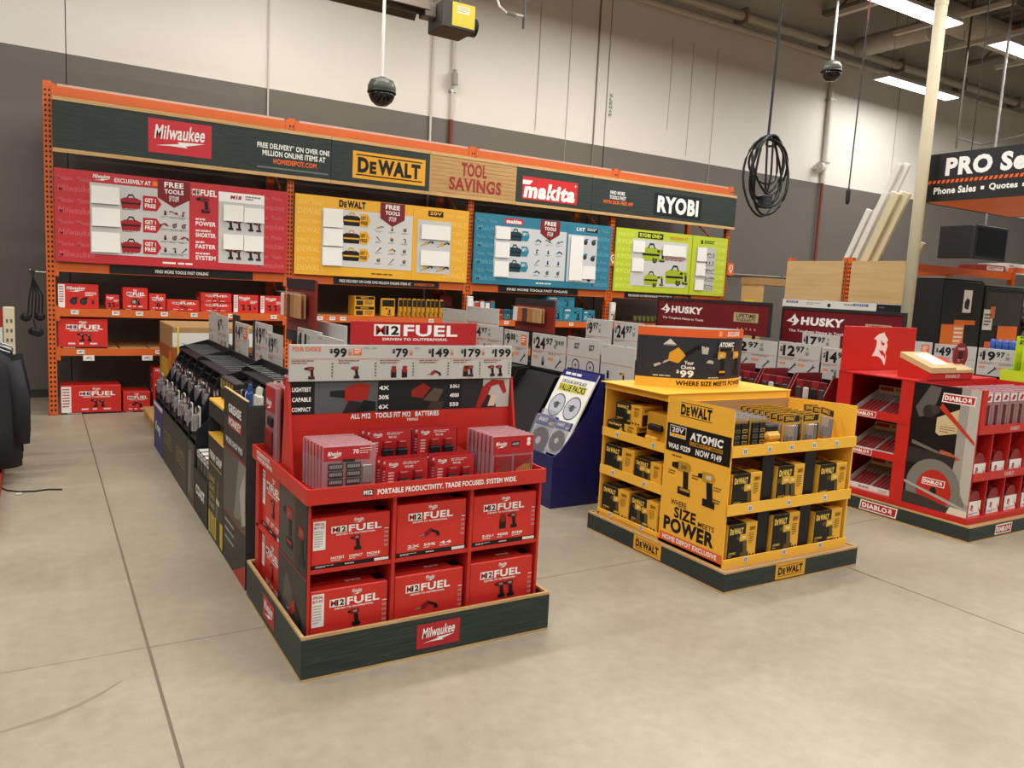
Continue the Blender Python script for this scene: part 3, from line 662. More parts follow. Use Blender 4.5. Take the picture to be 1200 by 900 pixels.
teal('teal carton stacked on top of the others', 6.5, 7.0, Z1+.2105, .16); teal('teal carton at the bottom with a white tool', 6.42, 6.8, Z1, .21); teal('teal carton at the bottom beside the rack post', 6.81, 7.16, Z1, .21)
teal('small teal carton half behind the glove panel', 6.2, 6.4, Z1, .12); teal('teal carton squeezed against the post', 7.18, 7.4, Z1, .18)
o = bag_pack('clear hanging pack on a hook at the rack post', 7.62, Z1+.02, .1, .3, 'C9C7C2', 'E6E4DE', None, RY-.08)
bag_pack('pale clear pack hanging at the post beside red clamshells', 5.1, Z1+.02, .09, .3, 'C9C7C2', 'E6E4DE', None, RY-.08)
p0 = bag_pack('small dark pack in the low row under the lime board', 8.2, Z1+.001, .08, .12, '3A3A30', '5A6A2A', 'low packs under the lime board')
for k in range(1, 6): dup(p0, (8.2+.09*k, RY+.06, Z1+.001), 0)
for k in range(5): bag_pack(['green-striped box of fasteners', 'grey box of fasteners with dark lid', 'black box of fasteners', 'olive box of fasteners', 'pale box of fasteners'][k]+' in bay under the lime board', 8.85+.22*k, Z1+.001, .18, .2, ['5A6A2A', '6A6A66', '1E1E1E', '6B7030', 'B0ACA0'][k], ['DADA9A', '222222', '7A8A3A', '1E1E1E', '4A4A40'][k])

# ================================================================ red endcap display
EX, EY = .88, 2.99
RT = T('endcap_display', 'red cardboard endcap display with white lettered red header on a dark plinth', 'display', (EX, EY, 0))
WD, DP = 1.21, .985
def plinth_side(par, x0, x1, y0, y1, h, axis):
    p = G().box(x0, x1, y0, y1, .012, h-.012, GREENBLK).build('plinth_panel', par)
    G().box(x0, x1, y0, y1, 0, .012, KRAFT).build('bottom_edge', p); G().box(x0, x1, y0, y1, h-.012, h, KRAFT).build('top_edge', p)
    return p
PH = .193
pf = plinth_side(RT, 0, WD, 0, .014, PH, 'X'); pl = plinth_side(RT, 0, .014, .014, DP, PH, 'Y')
plinth_side(RT, WD-.014, WD, .014, DP, PH, 'Y'); plinth_side(RT, .014, WD-.014, DP-.014, DP, PH, 'X')
a = A(); a.rect(0, 0, .212, .112, 'B52B32'); script_logo(a, .025, .022, .19, .092); a.build('logo', pf, (.512, -.0006, .04), **UF)
a = A(); a.rect(0, 0, .2, .112, 'B52B32'); script_logo(a, .02, .022, .18, .092); a.build('logo', pl, (-.0006, .63, .04), **UL)
G().box(.02, WD-.02, .02, DP-.02, .02, .10, CARD).build('base_deck', RT)
# carcass
X0, X1, YF, YB = .035, 1.165, .055, .96; CUT = .50
DV = [.412, .788]; SH = .44; TOP = .735
G().box(X0, X0+.012, YF, CUT, .10, TOP, RED).build('side_panel', RT)
G().box(X1-.012, X1, YF, YB, .10, TOP, RED).build('side_panel', RT)
G().box(X0, X1, YB-.012, YB, .10, TOP, RED).build('back_board', RT)
G().box(X0+.012, X1-.012, CUT-.01, CUT, .10, TOP, RED).build('inner_board', RT)
for x in DV: G().box(x-.008, x+.008, YF, CUT-.01, .10, TOP, RED).build('divider', RT)
G().box(X0+.012, X1-.012, YF+.004, CUT-.01, SH-.008, SH+.008, RED).build('shelf', RT)
G().box(X0, .5, CUT, YB-.012, SH-.05, SH-.036, RED).build('shelf', RT)
G().box(X0, X0+.03, YB-.06, YB-.012, .10, TOP, RED).build('corner_post', RT)
# graphic on the left side panel
a = A(); w = CUT-YF; h = TOP-.10
a.rect(.0, 0, w, h, '2B2826'); a.rect(.012, .01, w-.012, h*.48, '3A3734'); a.rect(.012, h*.5, w*.58, h*.98, '4A4642'); a.rect(w*.6, h*.5, w-.012, h*.98, '34302D')
a.shape('drill', w*.34, h*.58, .18, ['A3241E', '1B191A', '6A6662']); a.shape('impact', w*.78, h*.55, .16, ['A3241E', '1B191A', '6A6662'])
a.poly([(w*.1, .02), (w*.4, .02), (w*.55, h*.3), (w*.3, h*.4)], '55504B'); a.shape('saw', w*.6, h*.08, .11, ['A3241E', '1B191A', '8A8682'])
a.rect(0, h*.475, w, h*.495, '7A2A20'); a.rect(w*.585, h*.495, w*.6, h, '7A2A20')
a.build('side_graphic', RT, (X0-.0006, CUT, .10), **UL)
# tray round the top
TZ = .738
G().box(.02, 1.17, .03, .975, TOP, TZ+.006, RED).build('tray_floor', RT)
lip = G().box(.02, 1.17, .03, .04, TZ+.006, .80, RED).build('tray_lip', RT)
G().box(.02, 1.17, .0295, .03, TZ-.004, .80, RED).build('lip_face', lip)
a = A(); a.rect(.235, .02, .28, .047, '17161A'); a.text('M12', .238, .024, .277, .044, 'F2EFEA', .05); a.text('PORTABLE PRODUCTIVITY. TRADE FOCUSED. SYSTEM WIDE.', .3, .02, .985, .044, 'F2EFEA', .035); a.build('lettering', lip, (.02, .029, TZ-.004), **UF)
l2 = G().box(.02, .03, .04, .975, TZ+.006, .80, RED).build('tray_lip', RT)
G().box(.0195, .02, .03, .975, TZ-.004, .80, RED).build('lip_face', l2)
a = A(); a.text('PORTABLE PRODUCTIVITY.', .1, .034, .36, .054, 'F2EFEA', .035); a.text('TRADE FOCUSED. SYSTEM WIDE.', .1, .008, .4, .028, 'F2EFEA', .035); a.build('lettering', l2, (.019, .975, TZ), **UL)
G().box(1.16, 1.17, .04, .975, TZ+.006, .80, RED).build('tray_lip', RT); G().box(.03, 1.16, .965, .975, TZ+.006, .80, RED).build('tray_lip', RT)
for x in (.352, .872): G().box(x-.004, x+.004, .045, .3, TZ+.006, TZ+.03, RED).build('tray_divider', RT)
G().box(.38, .90, .25, .425, TZ+.007, .842, RED).build('tray_step', RT)
# back card with pictures and wings
BY = .43
bk = G().box(.055, 1.185, BY, BY+.012, TZ+.007, 1.19, RED).build('back_card', RT)
a = A(); a.text('ALL M12   TOOLS FIT M12   BATTERIES', .28, .262, .73, .287, 'F2EFEA', .035); a.text('TOOLS', .56, .242, .62, .255, 'F2EFEA', .035)
gw = [(0, .41, '5A5A5C'), (.41, .78, '1E1D1F'), (.78, 1.13, '2A2728')]
for i, (u0, u1, c) in enumerate(gw): a.rect(u0, .293, u1, .445, c)
a.rect(.0, .293, .11, .445, '1C1B1D'); a.rect(.41, .293, .48, .445, '1C1B1D'); a.rect(.78, .293, .85, .445, '1C1B1D'); a.rect(.97, .293, 1.125, .445, 'B9B3AC')
for u, ws in ((.008, ('COMPACT', 'CAPABLE', 'LIGHTEST')), (.415, ('6X', '30%', '4X')), (.785, ('550', '4000', '8-IN-1'))):
    for k, t_ in enumerate(ws): a.text(t_, u, .305+.045*k, u+(.085 if u < .1 else .05), .325+.045*k, 'F2EFEA', .035)
a.poly([(.18, .37), (.26, .36), (.26, .40), (.18, .395)], '202024'); a.poly([(.25, .345), (.36, .35), (.37, .42), (.32, .43), (.25, .41)], 'A3261F'); a.poly([(.27, .35), (.33, .34), (.3, .293), (.24, .293)], '2A2022'); a.poly([(.3, .293), (.4, .3), (.4, .34), (.34, .35)], '151517')
a.poly([(.58, .36), (.64, .35), (.68, .40), (.64, .425), (.58, .39)], '8E231E'); a.poly([(.64, .34), (.72, .33), (.75, .39), (.7, .4)], '5B4A40'); a.poly([(.66, .30), (.74, .293), (.76, .33), (.69, .335)], '3F342E')
a.poly([(.93, .293), (.97, .293), (1.02, .40), (1.06, .41), (1.09, .36), (1.11, .37), (1.09, .43), (1.02, .435), (.97, .40)], 'A3261F'); a.poly([(.96, .293), (1.0, .36), (1.04, .34), (1.05, .293)], '2A2022'); a.poly([(1.0, .3), (1.02, .36), (1.05, .35), (1.04, .3)], 'D9B7A2')
a.build('picture_print', bk, (.055, BY-.0006, TZ+.007), **UF)
for x in (.043, 1.186): G().prism([(BY, 1.19), (BY+.03, 1.19), (BY+.09, TZ+.007), (BY-.09, TZ+.007)], 'X', x, x+.012, RED).build('side_wing', RT)
# price strip and header
ps = G().bbox(.045, 1.18, BY-.014, BY-.002, 1.187, 1.352, GREYSIGN, .002).build('price_board', RT)
a = A(); a.rect(0, .1, 1.135, .102, 'D9744A')
a.text('YOUR CHOICE', .01, .135, .14, .155, 'E2672E', .03)
a.rect(.29, .118, .33, .15, 'E2672E'); a.lines(.295, .122, .326, .148, 3, 'F2E6DC', .5, 2)
for u, t_ in ((.18, '99'), (.48, '79'), (.665, '149'), (.84, '179'), (1.015, '199')):
    a.text('$', u, .125, u+.015, .147, '141414', .03); a.text(t_, u+.017, .108, u+.017+.031*len(t_), .15, '141414', .035)
    a.rect(u+.025+.031*len(t_), .118, u+.041+.031*len(t_), .132, 'C07A50'); a.rect(u+.025+.031*len(t_), .135, u+.041+.031*len(t_), .146, 'C9A890')
for u in (.2, .405, .6, .785, .955): a.rect(u, .0, u+.0012, .1, 'AFADA8')
for u, k in ((.09, 'drill'), (.3, 'impact'), (.49, 'battery'), (.545, 'battery'), (.7, 'saw'), (.87, 'battery'), (.89, 'drill'), (1.015, 'impact'), (1.06, 'impact')):
    a.shape(k, u, .012, .055 if k != 'saw' else .035, ['9C2A22', '1F1C1D', '6A6866'])
for u in (.01, .22, .42, .62, .8, .97): a.lines(u, .075, u+.1, .095, 2, '8A5A48', .45, int(u*100))
for u in (.19, .395, .585, .77, .945, 1.115):
    for k in range(5): a.rect(u, .02+.014*k, u+.007, .027+.014*k, '5A5856')
for u in (.34, .38, .59, .72, .9, 1.09): a.rect(u, .148, u+.025, .155, 'A3A19C')
a.build('print', ps, (.045, BY-.0146, 1.187), **UF)
hd = G().bbox(.322, .97, BY-.012, BY-.002, 1.353, 1.462, M('B3252A', .4), .002).build('header_card', RT)
a = A(); fuel_logo(a, .11, .02, .54, .095); a.build('lettering', hd, (.322, BY-.0126, 1.353), **UF)

# ---- boxes in the cubbies
def m12_box(label, x0, w, z0, h, pic, white, d=.40, rz=0, loc=None, strip_=True, words=('FASTEST', 'COMPACT', 'MORE')):
    t = T('drill_box', label, 'box', loc or (EX+x0, EY+YF+.012, z0), rz)
    G().bbox(0, w, 0, d, 0, h, REDBOX, .004).build('carton', t)
    a = A(); l = .055 if white else 0
    if white: a.rect(.008, h*.38, .06, h*.95, 'EAE7E1'); a.text('SPECIAL', .012, h*.87, .056, h*.92, 'A0261F', .03); a.text('BUY KIT', .012, h*.8, .056, h*.85, 'A0261F', .03); a.lines(.012, h*.42, .05, h*.76, 7, 'A8A49E', .45, 3)
    c = l+(w-l)*.47
    fuel_logo(a, c-w*.31, h*.63, c+w*.33, h*.82); script_logo(a, c-w*.03, h*.85, c+w*.1, h*.95)
    a.shape(pic, c, h*.3, h*(.3 if pic != 'saw' else .2), ['7E1A18', '171416', '8C8A88'])
    if pic == 'impact' and not white: a.shape('impact', c+.05, h*.3, h*.3, ['7E1A18', '171416', '8C8A88'])
    if pic == 'battery': a.shape('impact', c+.05, h*.3, h*.3, ['7E1A18', '171416', '8C8A88'])
    for k, t_ in enumerate(words): a.text(t_, c-w*.31+w*.23*k, h*.16, c-w*.31+w*.23*k+w*.17, h*.215, 'F3E6E2', .03); a.lines(c-w*.31+w*.23*k, h*.125, c-w*.33+w*.23*k+w*.17, h*.145, 1, 'E9C6C0', .9, k)
    for k in range(4): a.rect(w*.925, h*(.3+.09*k), w*.975, h*(.35+.09*k), 'D99A92'); a.lines(w*.93, h*(.305+.09*k), w*.97, h*(.345+.09*k), 2, '6A1512', .5, k)
    a.rect(w*.925, h*.66, w*.985, h*.675, 'F2EFEA')
    if strip_: a.rect(.0, .0, w, h*.085, '17161A'); a.lines(.02, h*.02, .1, h*.06, 2, 'CFCBC5', .5, 3); a.lines(w*.42, h*.03, w*.62, h*.055, 1, 'CFCBC5', .9, 4); a.rect(w*.8, h*.015, w*.99, h*.07, 'E4E1DB')
    a.build('front_print', t, (0, -.0006, 0), **UF)
    b = A(); b.rect(w*.86, .03, w*.99, .1, '17161A'); b.lines(w*.5, .05, w*.84, .075, 1, 'F0DAD6', .7, 3); b.lines(w*.3, .12, w*.84, .14, 1, 'A03A34', .8, 3); b.rect(w*.62, .16, w*.98, .3, 'D6CBC6'); b.lines(w*.64, .18, w*.96, .28, 4, '8C7A76', .5, 2); b.rect(0, d*.5-.003, w*.6, d*.5+.003, '8E1A16')
    b.build('top_print', t, (0, 0, h+.0004), **UT)
    return t
U0, L0 = SH+.0085, .1008
m12_box('red driver box with white label in the upper cubby at the plinth corner', .052, .345, U0, .215, 'impact', True)
m12_box('red saw box in the middle upper cubby of the endcap', .427, .34, U0, .236, 'saw', False, words=('2X', '50%', '44'))
m12_box('red box with dark batteries and light pictured, upper cubby', .802, .345, U0, .238, 'battery', False, words=('8-IN-1', '4000', '500'))
m12_box('red driver box with white label in the lower cubby behind the plinth', .052, .345, L0, .252, 'impact', True)
m12_box('red saw box in the middle lower cubby of the endcap', .427, .34, L0, .26, 'saw', False, words=('2X', '50%', '44'))
m12_box('red box with two small drivers pictured, lower cubby', .802, .345, L0, .266, 'impact', False, words=('MOST', 'BEST', 'TOP'))
for z, h, la in ((SH-.0355, .30, 'red box in the upper side cubby facing the aisle'), (L0, .27, 'red box in the lower side cubby facing the aisle')):
    m12_box(la, 0, .37, z, h, 'drill', True, .36, -PI/2, (EX+X0+.018, EY+.893, z))

# ---- clear packs on the tray
def case_pack(label, kind, loc, rz=0, group=None):
    t = T('bit_pack', label, 'pack', loc, rz, group); w, h = .235, .21
    G().bbox(0, w, 0, .022, 0, h, PINKCLEAR, .006).build('clear_shell', t)
    G().box(.006, w-.006, .013, .016, .005, h-.005, M('A8262A', .4)).build('card', t)
    a = A()
    if kind == 'bits':
        a.rect(.004, .145, w-.03, h-.006, 'B3262B'); script_logo(a, .02, .155, .08, .185); a.text('70', .13, .17, .155, .19, 'F2EFEA', .03); a.lines(.16, .165, .215, .195, 3, 'E6BEB8', .4, 3); a.rect(.085, .138, .14, .15, '3A2022')
        for i, x in enumerate((.022, .1)):
            for k in range(4):
                c = G().bbox(x, x+.066, -.006, .0, .008+.033*k, .036+.033*k, M('3B3A3C', .5), .002).build('bit_case', t)
                b_ = A()
                for q in range(8): b_.rect(.006+.007*q, .006, .010+.007*q, .02, '9C9C9A')
                b_.build('bits', c, (x, -.0065, .008+.033*k), **UF)
        G().bbox(.172, .218, -.006, .0, .04, .12, M('8E8C8A', .3, .3), .004).build('accessory', t)
    else:
        a.rect(.006, .12, w-.006, h-.006, 'B3262B'); script_logo(a, .02, .15, .08, .18); a.rect(.105, .155, .15, .178, '1A1A1A'); a.text('SHOCKWAVE', .11, .16, .145, .173, 'D6D2CC', .02); a.disc(.2, .165, .011, 'E6DAD6', 12); a.disc(.2, .185, .011, 'E6DAD6', 12)
        for x in (.015, .125):
            c = G().bbox(x, x+.095, -.008, .0, .008, .115, M('9B2024', .4), .004).build('drill_case', t)
            b_ = A()
            for q in range(9): b_.rect(.008+.009*q, .012, .013+.009*q, .04+.005*q, 'B39A52' if x > .1 else '6E5A4E')
            for q in range(9): b_.rect(.008+.009*q, .06, .012+.009*q, .075+.003*q, '7A4A42')
            b_.build('bits', c, (x, -.0085, .008), **UF)
    a.build('card_print', t, (0, -.0004, 0), **UF)
    return t
TF = TZ+.0065
p0 = case_pack('red 70-piece bit set pack standing in a row in the tray', 'bits', (EX+.112, EY+.125, TF), 0, 'bit set packs in the tray')
for k in range(1, 7): dup(p0, (EX+.112-.003*k, EY+.125+.036*k, TF+.0))
p0 = case_pack('red drill set pack with two cases, standing in a row in the tray', 'drills', (EX+.918, EY+.12, TF), 0, 'drill set packs in the tray')
for k in range(1, 7): dup(p0, (EX+.918-.002*k, EY+.12+.036*k, TF))
def batt_pack(label, loc, group):
    t = T('battery_pack', label, 'pack', loc, 0, group); w, h = .2, .135
    G().box(0, w, 0, .003, 0, h, M('B5262A', .4)).build('card', t)
    G().bbox(w-.012, w+.008, .0032, .03, .002, h-.004, BLACK, .002).build('side_tray', t)
    for x in (.055, .125):
        b = G().bbox(x, x+.05, -.03, -.0005, .008, .05, BLACK, .004).build('battery', t); G().bbox(x+.006, x+.044, -.026, -.0006, .0505, .085, M('8E1F20', .4), .004).build('terminal', b)
    a = A(); script_logo(a, .015, .1, .06, .122); a.text('M12 XC', .09, .095, .13, .105, 'EFE6E0', .03); a.lines(.08, .108, .16, .122, 2, 'E6BEB8', .5, 2); a.lines(.014, .015, .04, .08, 5, 'E6BEB8', .5, 4); a.build('card_print', t, (0, -.0004, 0), **UF)
    return t
for col, x in ((0, .385), (1, .62)):
    lab = ('beside the bit sets', 'beside the drill sets')[col]
    p0 = batt_pack('red twin battery card in the front of the tray '+lab, (EX+x, EY+.11, TF), 'battery cards front '+lab)
    for k in (1, 2): dup(p0, (EX+x-.012*k, EY+.11+.034*k, TF))
    p0 = batt_pack('red twin battery card on the raised step '+lab, (EX+x-.008, EY+.285, .8425), 'battery cards on the step '+lab)
    for k in (1, 2): dup(p0, (EX+x-.008-.014*k, EY+.285+.034*k, .8425))
# packs in the side tray
def tall_pack(label, loc, group):
    t = T('tool_pack', label, 'pack', loc, -PI/2, group); w, h = .2, .37
    G().bbox(0, w, 0, .028, 0, h, PINKCLEAR, .008).build('clear_shell', t); G().box(.006, w-.006, .02, .023, .005, h-.005, M('A8262A', .4)).build('card', t)
    G().bbox(.03, .16, -.012, -.0005, .03, .15, M('7E1A1E', .4), .008).build('tool_case', t); G().bbox(.09, .17, -.014, -.0005, .17, .22, BLACK, .006).build('grip', t)
    a = A(); a.rect(.01, .24, w-.01, h-.01, 'AE262B'); script_logo(a, .03, .25, .13, .3); a.build('card_print', t, (0, -.0005, 0), **UF)
    return t
q0 = tall_pack('tall red tool pack in the side tray beyond the back card', (EX+.075, EY+.95, TF), 'tall red packs in the side tray')
for k, (x, y, z) in enumerate(((.118, .95, .0), (.161, .95, .04), (.204, .95, .08), (.118, .735, .03), (.161, .735, .08), (.204, .735, .12))):
    dup(q0, (EX+x, EY+y, TF+z), -PI/2)

# ================================================================ yellow island display
DX, DY = 3.25, 2.955
YT = T('island_display', 'yellow cardboard island display with curved dark sign on a dark plinth', 'display', (DX, DY, 0))
PW_, PD_, PHH = 1.18, 1.285, .127
yf = plinth_side(YT, 0, PW_, 0, .014, PHH, 'X'); yl = plinth_side(YT, 0, .014, .014, PD_, PHH, 'Y'); plinth_side(YT, PW_-.014, PW_, .014, PD_, PHH, 'Y'); plinth_side(YT, .014, PW_-.014, PD_-.014, PD_, PHH, 'X')
for par, o, fr, w in ((yf, (.42, -.0006, .02), UF, .26), (yl, (-.0006, .785, .02), UL, .26)):
    a = A(); a.rect(0, 0, w, .095, 'E3A62C'); a.rect(.02, .078, w-.02, .081, '17160F'); a.rect(.02, .015, w-.02, .018, '17160F'); yellow_logo(a, .022, .024, w-.022, .072); a.build('logo', par, o, **fr)
G().box(.02, PW_-.02, .02, PD_-.02, .02, PHH-.005, CARD).build('base_deck', YT)
bx0, bx1, by0, bym, by1 = .04, 1.13, .06, .60, 1.23
z0 = PHH-.004
G().box(bx0, bx1, bym-.006, bym+.006, z0, 1.0, YEL).build('middle_wall', YT)
G().box(bx0, bx0+.012, by0+.01, bym-.006, z0, 1.02, YEL).build('side_panel', YT)
G().box(bx1-.012, bx1, bym-.006, by1, z0, 1.045, YEL).build('side_panel', YT)
G().prism([(by0+.01, z0), (bym-.006, z0), (bym-.006, 1.0), (by0+.12, 1.02), (by0+.01, 1.02)], 'X', bx1-.012, bx1, YEL).build('side_panel', YT)
G().box(bx0, bx1-.012, by1-.012, by1, z0, 1.0, YEL).build('back_wall', YT)
G().box(bx0, bx1, bym+.0065, by1+.005, 1.0, 1.045, YEL).build('top_deck', YT)
G().box(.0, PW_-.03, .6, 1.24, 1.0455, 1.05, YEL).build('top_sheet', YT)
# tan inside of the front tray wall
G().box(bx0+.014, bx1-.014, bym-.010, bym-.0065, .82, .998, CARD).build('tray_liner', YT)
tagy = A(); tagy.rect(0, 0, .03, .032, 'E6E4E0'); tagy.rect(.005, .005, .025, .027, '5A6AA0'); tagy.rect(.012, .005, .016, .027, 'E6E4E0')
def front_shelf(z, lipz0, lipz1, tags):
    if z: G().box(bx0+.012, bx1-.012, by0+.005, bym-.006, z-.012, z, YEL).build('shelf', YT)
    l = G().box(bx0, bx1, by0-.006, by0+.004, lipz0, lipz1, YEL).build('shelf_lip', YT)
    for x in tags: o = G().box(x, x+.03, by0-.0075, by0-.006, (lipz0+lipz1)/2-.016, (lipz0+lipz1)/2+.016, WHITE).build('price_tag', YT); tagy.build('print', o, (x, by0-.008, (lipz0+lipz1)/2-.016), **UF)
front_shelf(.776, .766, .832, [.12, .32, .51, .71, .92]); front_shelf(.44, .43, .494, [.2, .53, .86]); front_shelf(None, z0+.02, z0+.05, [.2, .53, .86])
G().box(bx0, bx1, by0-.006, by1, z0-.001, z0+.02, YEL).build('base_tray', YT)
def side_shelf(z, a0, a1, tags):
    if z: G().box(bx0+.005, .6, bym+.006, by1-.012, z-.012, z, YEL).build('shelf', YT)
    l = G().box(bx0-.006, bx0+.004, bym+.006, by1, a0, a1, YEL).build('shelf_lip', YT)
    for y in tags: o = G().box(bx0-.0075, bx0-.006, y-.03, y, (a0+a1)/2-.016, (a0+a1)/2+.016, WHITE).build('price_tag', YT); tagy.build('print', o, (bx0-.008, y, (a0+a1)/2-.016), **UL)
side_shelf(.69, .68, .738, [1.08, .72]); side_shelf(.425, .415, .475, [1.1, .78]); side_shelf(None, z0+.02, z0+.045, [1.1, .78])
G().box(.6, .606, bym+.006, by1-.012, z0+.02, 1.0, M('B98722')).build('inner_wall', YT)
# posts between front boxes
for x in (.33, .70):
    for za, zb in ((z0+.02, .428), (.4405, .764)): G().box(x, x+.10, by0+.03, by0+.05, za, zb, BLACK).build('divider_card', YT)
# graphic panel
a = A(); w, h = bym-by0-.016, 1.02-z0
a.rect(0, 0, w, h, 'EEB43C'); yellow_logo(a, .105, .80, .36, .865); a.rect(.1, .872, .365, .876, '17160F'); a.rect(.1, .79, .365, .794, '17160F')
a.rect(0, .565, w, .735, '17140F'); a.rect(.025, .655, .165, .725, 'D9D6CE'); a.rect(.03, .66, .16, .72, '17140F'); a.text('20V', .045, .685, .145, .715, 'F2EFEA', .03); a.rect(.03, .66, .16, .677, 'EEB43C')
a.text('ATOMIC', .2, .66, .465, .71, 'F2EFEA', .05, .1); a.rect(.2, .63, .465, .652, 'C98F22'); a.text('COMPACT SERIES', .205, .633, .46, .649, '17140F', .03)
a.text('WAS $229', .02, .578, .21, .615, 'F2EFEA', .035); a.text('NOW $149', .255, .575, .46, .618, 'F2EFEA', .035)
a.lines(.06, .535, .2, .548, 1, '6A4A14', .8, 3)
a.shape('drill', .15, .32, .2, ['B98826', '1A1712', '7A6434']); a.shape('impact', .36, .3, .2, ['C08E2A', '1A1712', 'C9C4B4'])
for u, v in ((.04, .42), (.42, .4), (.24, .43), (.42, .33)): a.lines(u, v, u+.06, v+.03, 2, '6A4A14', .5, 4)
a.text('WHERE', .08, .24, .215, .275, '17140F', .02); a.text('SIZE', .115, .165, .30, .235, '17140F', .04); a.text('MEETS', .32, .165, .45, .195, '17140F', .02); a.text('POWER', .03, .07, .455, .16, '17140F', .05)
a.rect(0, 0, w, .052, 'E0622F'); a.text('HOME DEPOT EXCLUSIVE', .03, .012, w-.04, .042, 'F2EFEA', .035)
a.build('side_graphic', YT, (bx0-.0006, bym-.006, z0+.02), **UL)
# curved sign on top: two bowed cards meeting at their ends
SL, SR = Vector((.12, 1.03)), Vector((.9, .845))
def bow(s_, sgn):
    p = SL.lerp(SR, s_); d = (SR-SL).normalized(); n = Vector((d.y, -d.x))
    return p+n*sgn*.18*math.sin(PI*s_)**.8
NB = 24; SZ0, SZ1 = 1.0505, 1.44
sg = T('curved_sign', 'curved dark sign reading Your Choice $99 on the yellow display', 'sign', (DX, DY, SZ0)); hh = SZ1-SZ0
for sgn, nm, c in ((1, 'front_card', M('2E3036', .4)), (-1, 'rear_card', WHITE)):
    g = G(); vs = []; fs = []
    for i in range(NB+1):
        p = bow(i/NB, sgn); q = bow(i/NB, sgn*.985)
        vs += [(p.x, p.y, 0), (p.x, p.y, hh), (q.x, q.y, hh), (q.x, q.y, 0)]
    for i in range(NB):
        for k in range(4): fs.append((i*4+k, i*4+(k+1) % 4, i*4+4+(k+1) % 4, i*4+4+k))
    g.add(vs, fs, c).build(nm, sg)
Ls = [0]
for i in range(NB): Ls.append(Ls[-1]+(bow((i+1)/NB, 1)-bow(i/NB, 1)).length)
TL = Ls[-1]
def bend(u, v, e):
    s_ = max(0, min(1, u/TL)); f = s_*NB; i = min(NB-1, int(f)); p = bow(i/NB, 1).lerp(bow((i+1)/NB, 1), f-i)
    d = (bow((i+1)/NB, 1)-bow(i/NB, 1)).normalized()
    return (p.x+d.y*(e+.001), p.y-d.x*(e+.001), v)
def chop(a, u0, v0, u1, v1, c, n=20):
    z = a.layer([(u0, v0), (u1, v1)])
    for i in range(n): a.poly([(u0+(u1-u0)*i/n, v0), (u0+(u1-u0)*(i+1)/n, v0), (u0+(u1-u0)*(i+1)/n, v1), (u0+(u1-u0)*i/n, v1)], c, z)
a = A(); chop(a, .0, hh-.055, TL, hh, 'E0632E', NB); chop(a, 0, 0, TL, .062, 'EEB43C', NB)
a.text('WHERE SIZE MEETS POWER', .25, .016, TL*.98, .048, '17140F', .045); a.text('EXCLUSIVE', TL*.73, hh-.043, TL*.9, hh-.012, 'F2EFEA', .035); a.rect(TL*.63, hh-.045, TL*.665, hh-.01, 'F0A070')
a.shape('recip', .30, .13, .16, ['D9A02A', '141414', 'B8B6B0'], False); a.text('Your', .30, .155, .37, .18, 'F2EFEA', .035); a.text('Choice', .28, .125, .38, .15, 'F2EFEA', .035); a.text('$', .25, .095, .268, .12, 'F2EFEA', .03); a.text('99', .275, .07, .375, .118, 'F2EFEA', .04)
a.poly([(.15, .28), (.24, .28), (.195, .32)], 'D8D6D0'); a.rect(.16, .275, .23, .284, '8A8A88')
a.rect(TL*.62, .24, TL*.84, .32, '17140F'); a.text('ATOMIC', TL*.64, .275, TL*.83, .308, 'F2EFEA', .05, .1); a.rect(TL*.64, .248, TL*.83, .268, 'C98F22'); a.lines(TL*.65, .252, TL*.82, .264, 1, '17140F', .9, 2)
a.shape('drill', TL*.66, .085, .16, ['D9A02A', '141414', 'C9C4B4']); a.shape('impact', TL*.86, .085, .16, ['D9A02A', '141414', 'C9C4B4'])
for u in (TL*.52, TL*.53): a.poly([(u, .17), (u+.06, .165), (u+.05, .185), (u+.02, .19)], 'B9B9B4')
a.lines(.1, .072, .25, .08, 1, 'C9C7C2', .9, 5); a.lines(TL*.55, .068, TL*.68, .076, 1, 'C9C7C2', .9, 6)
a.build('print', sg, bend=bend)

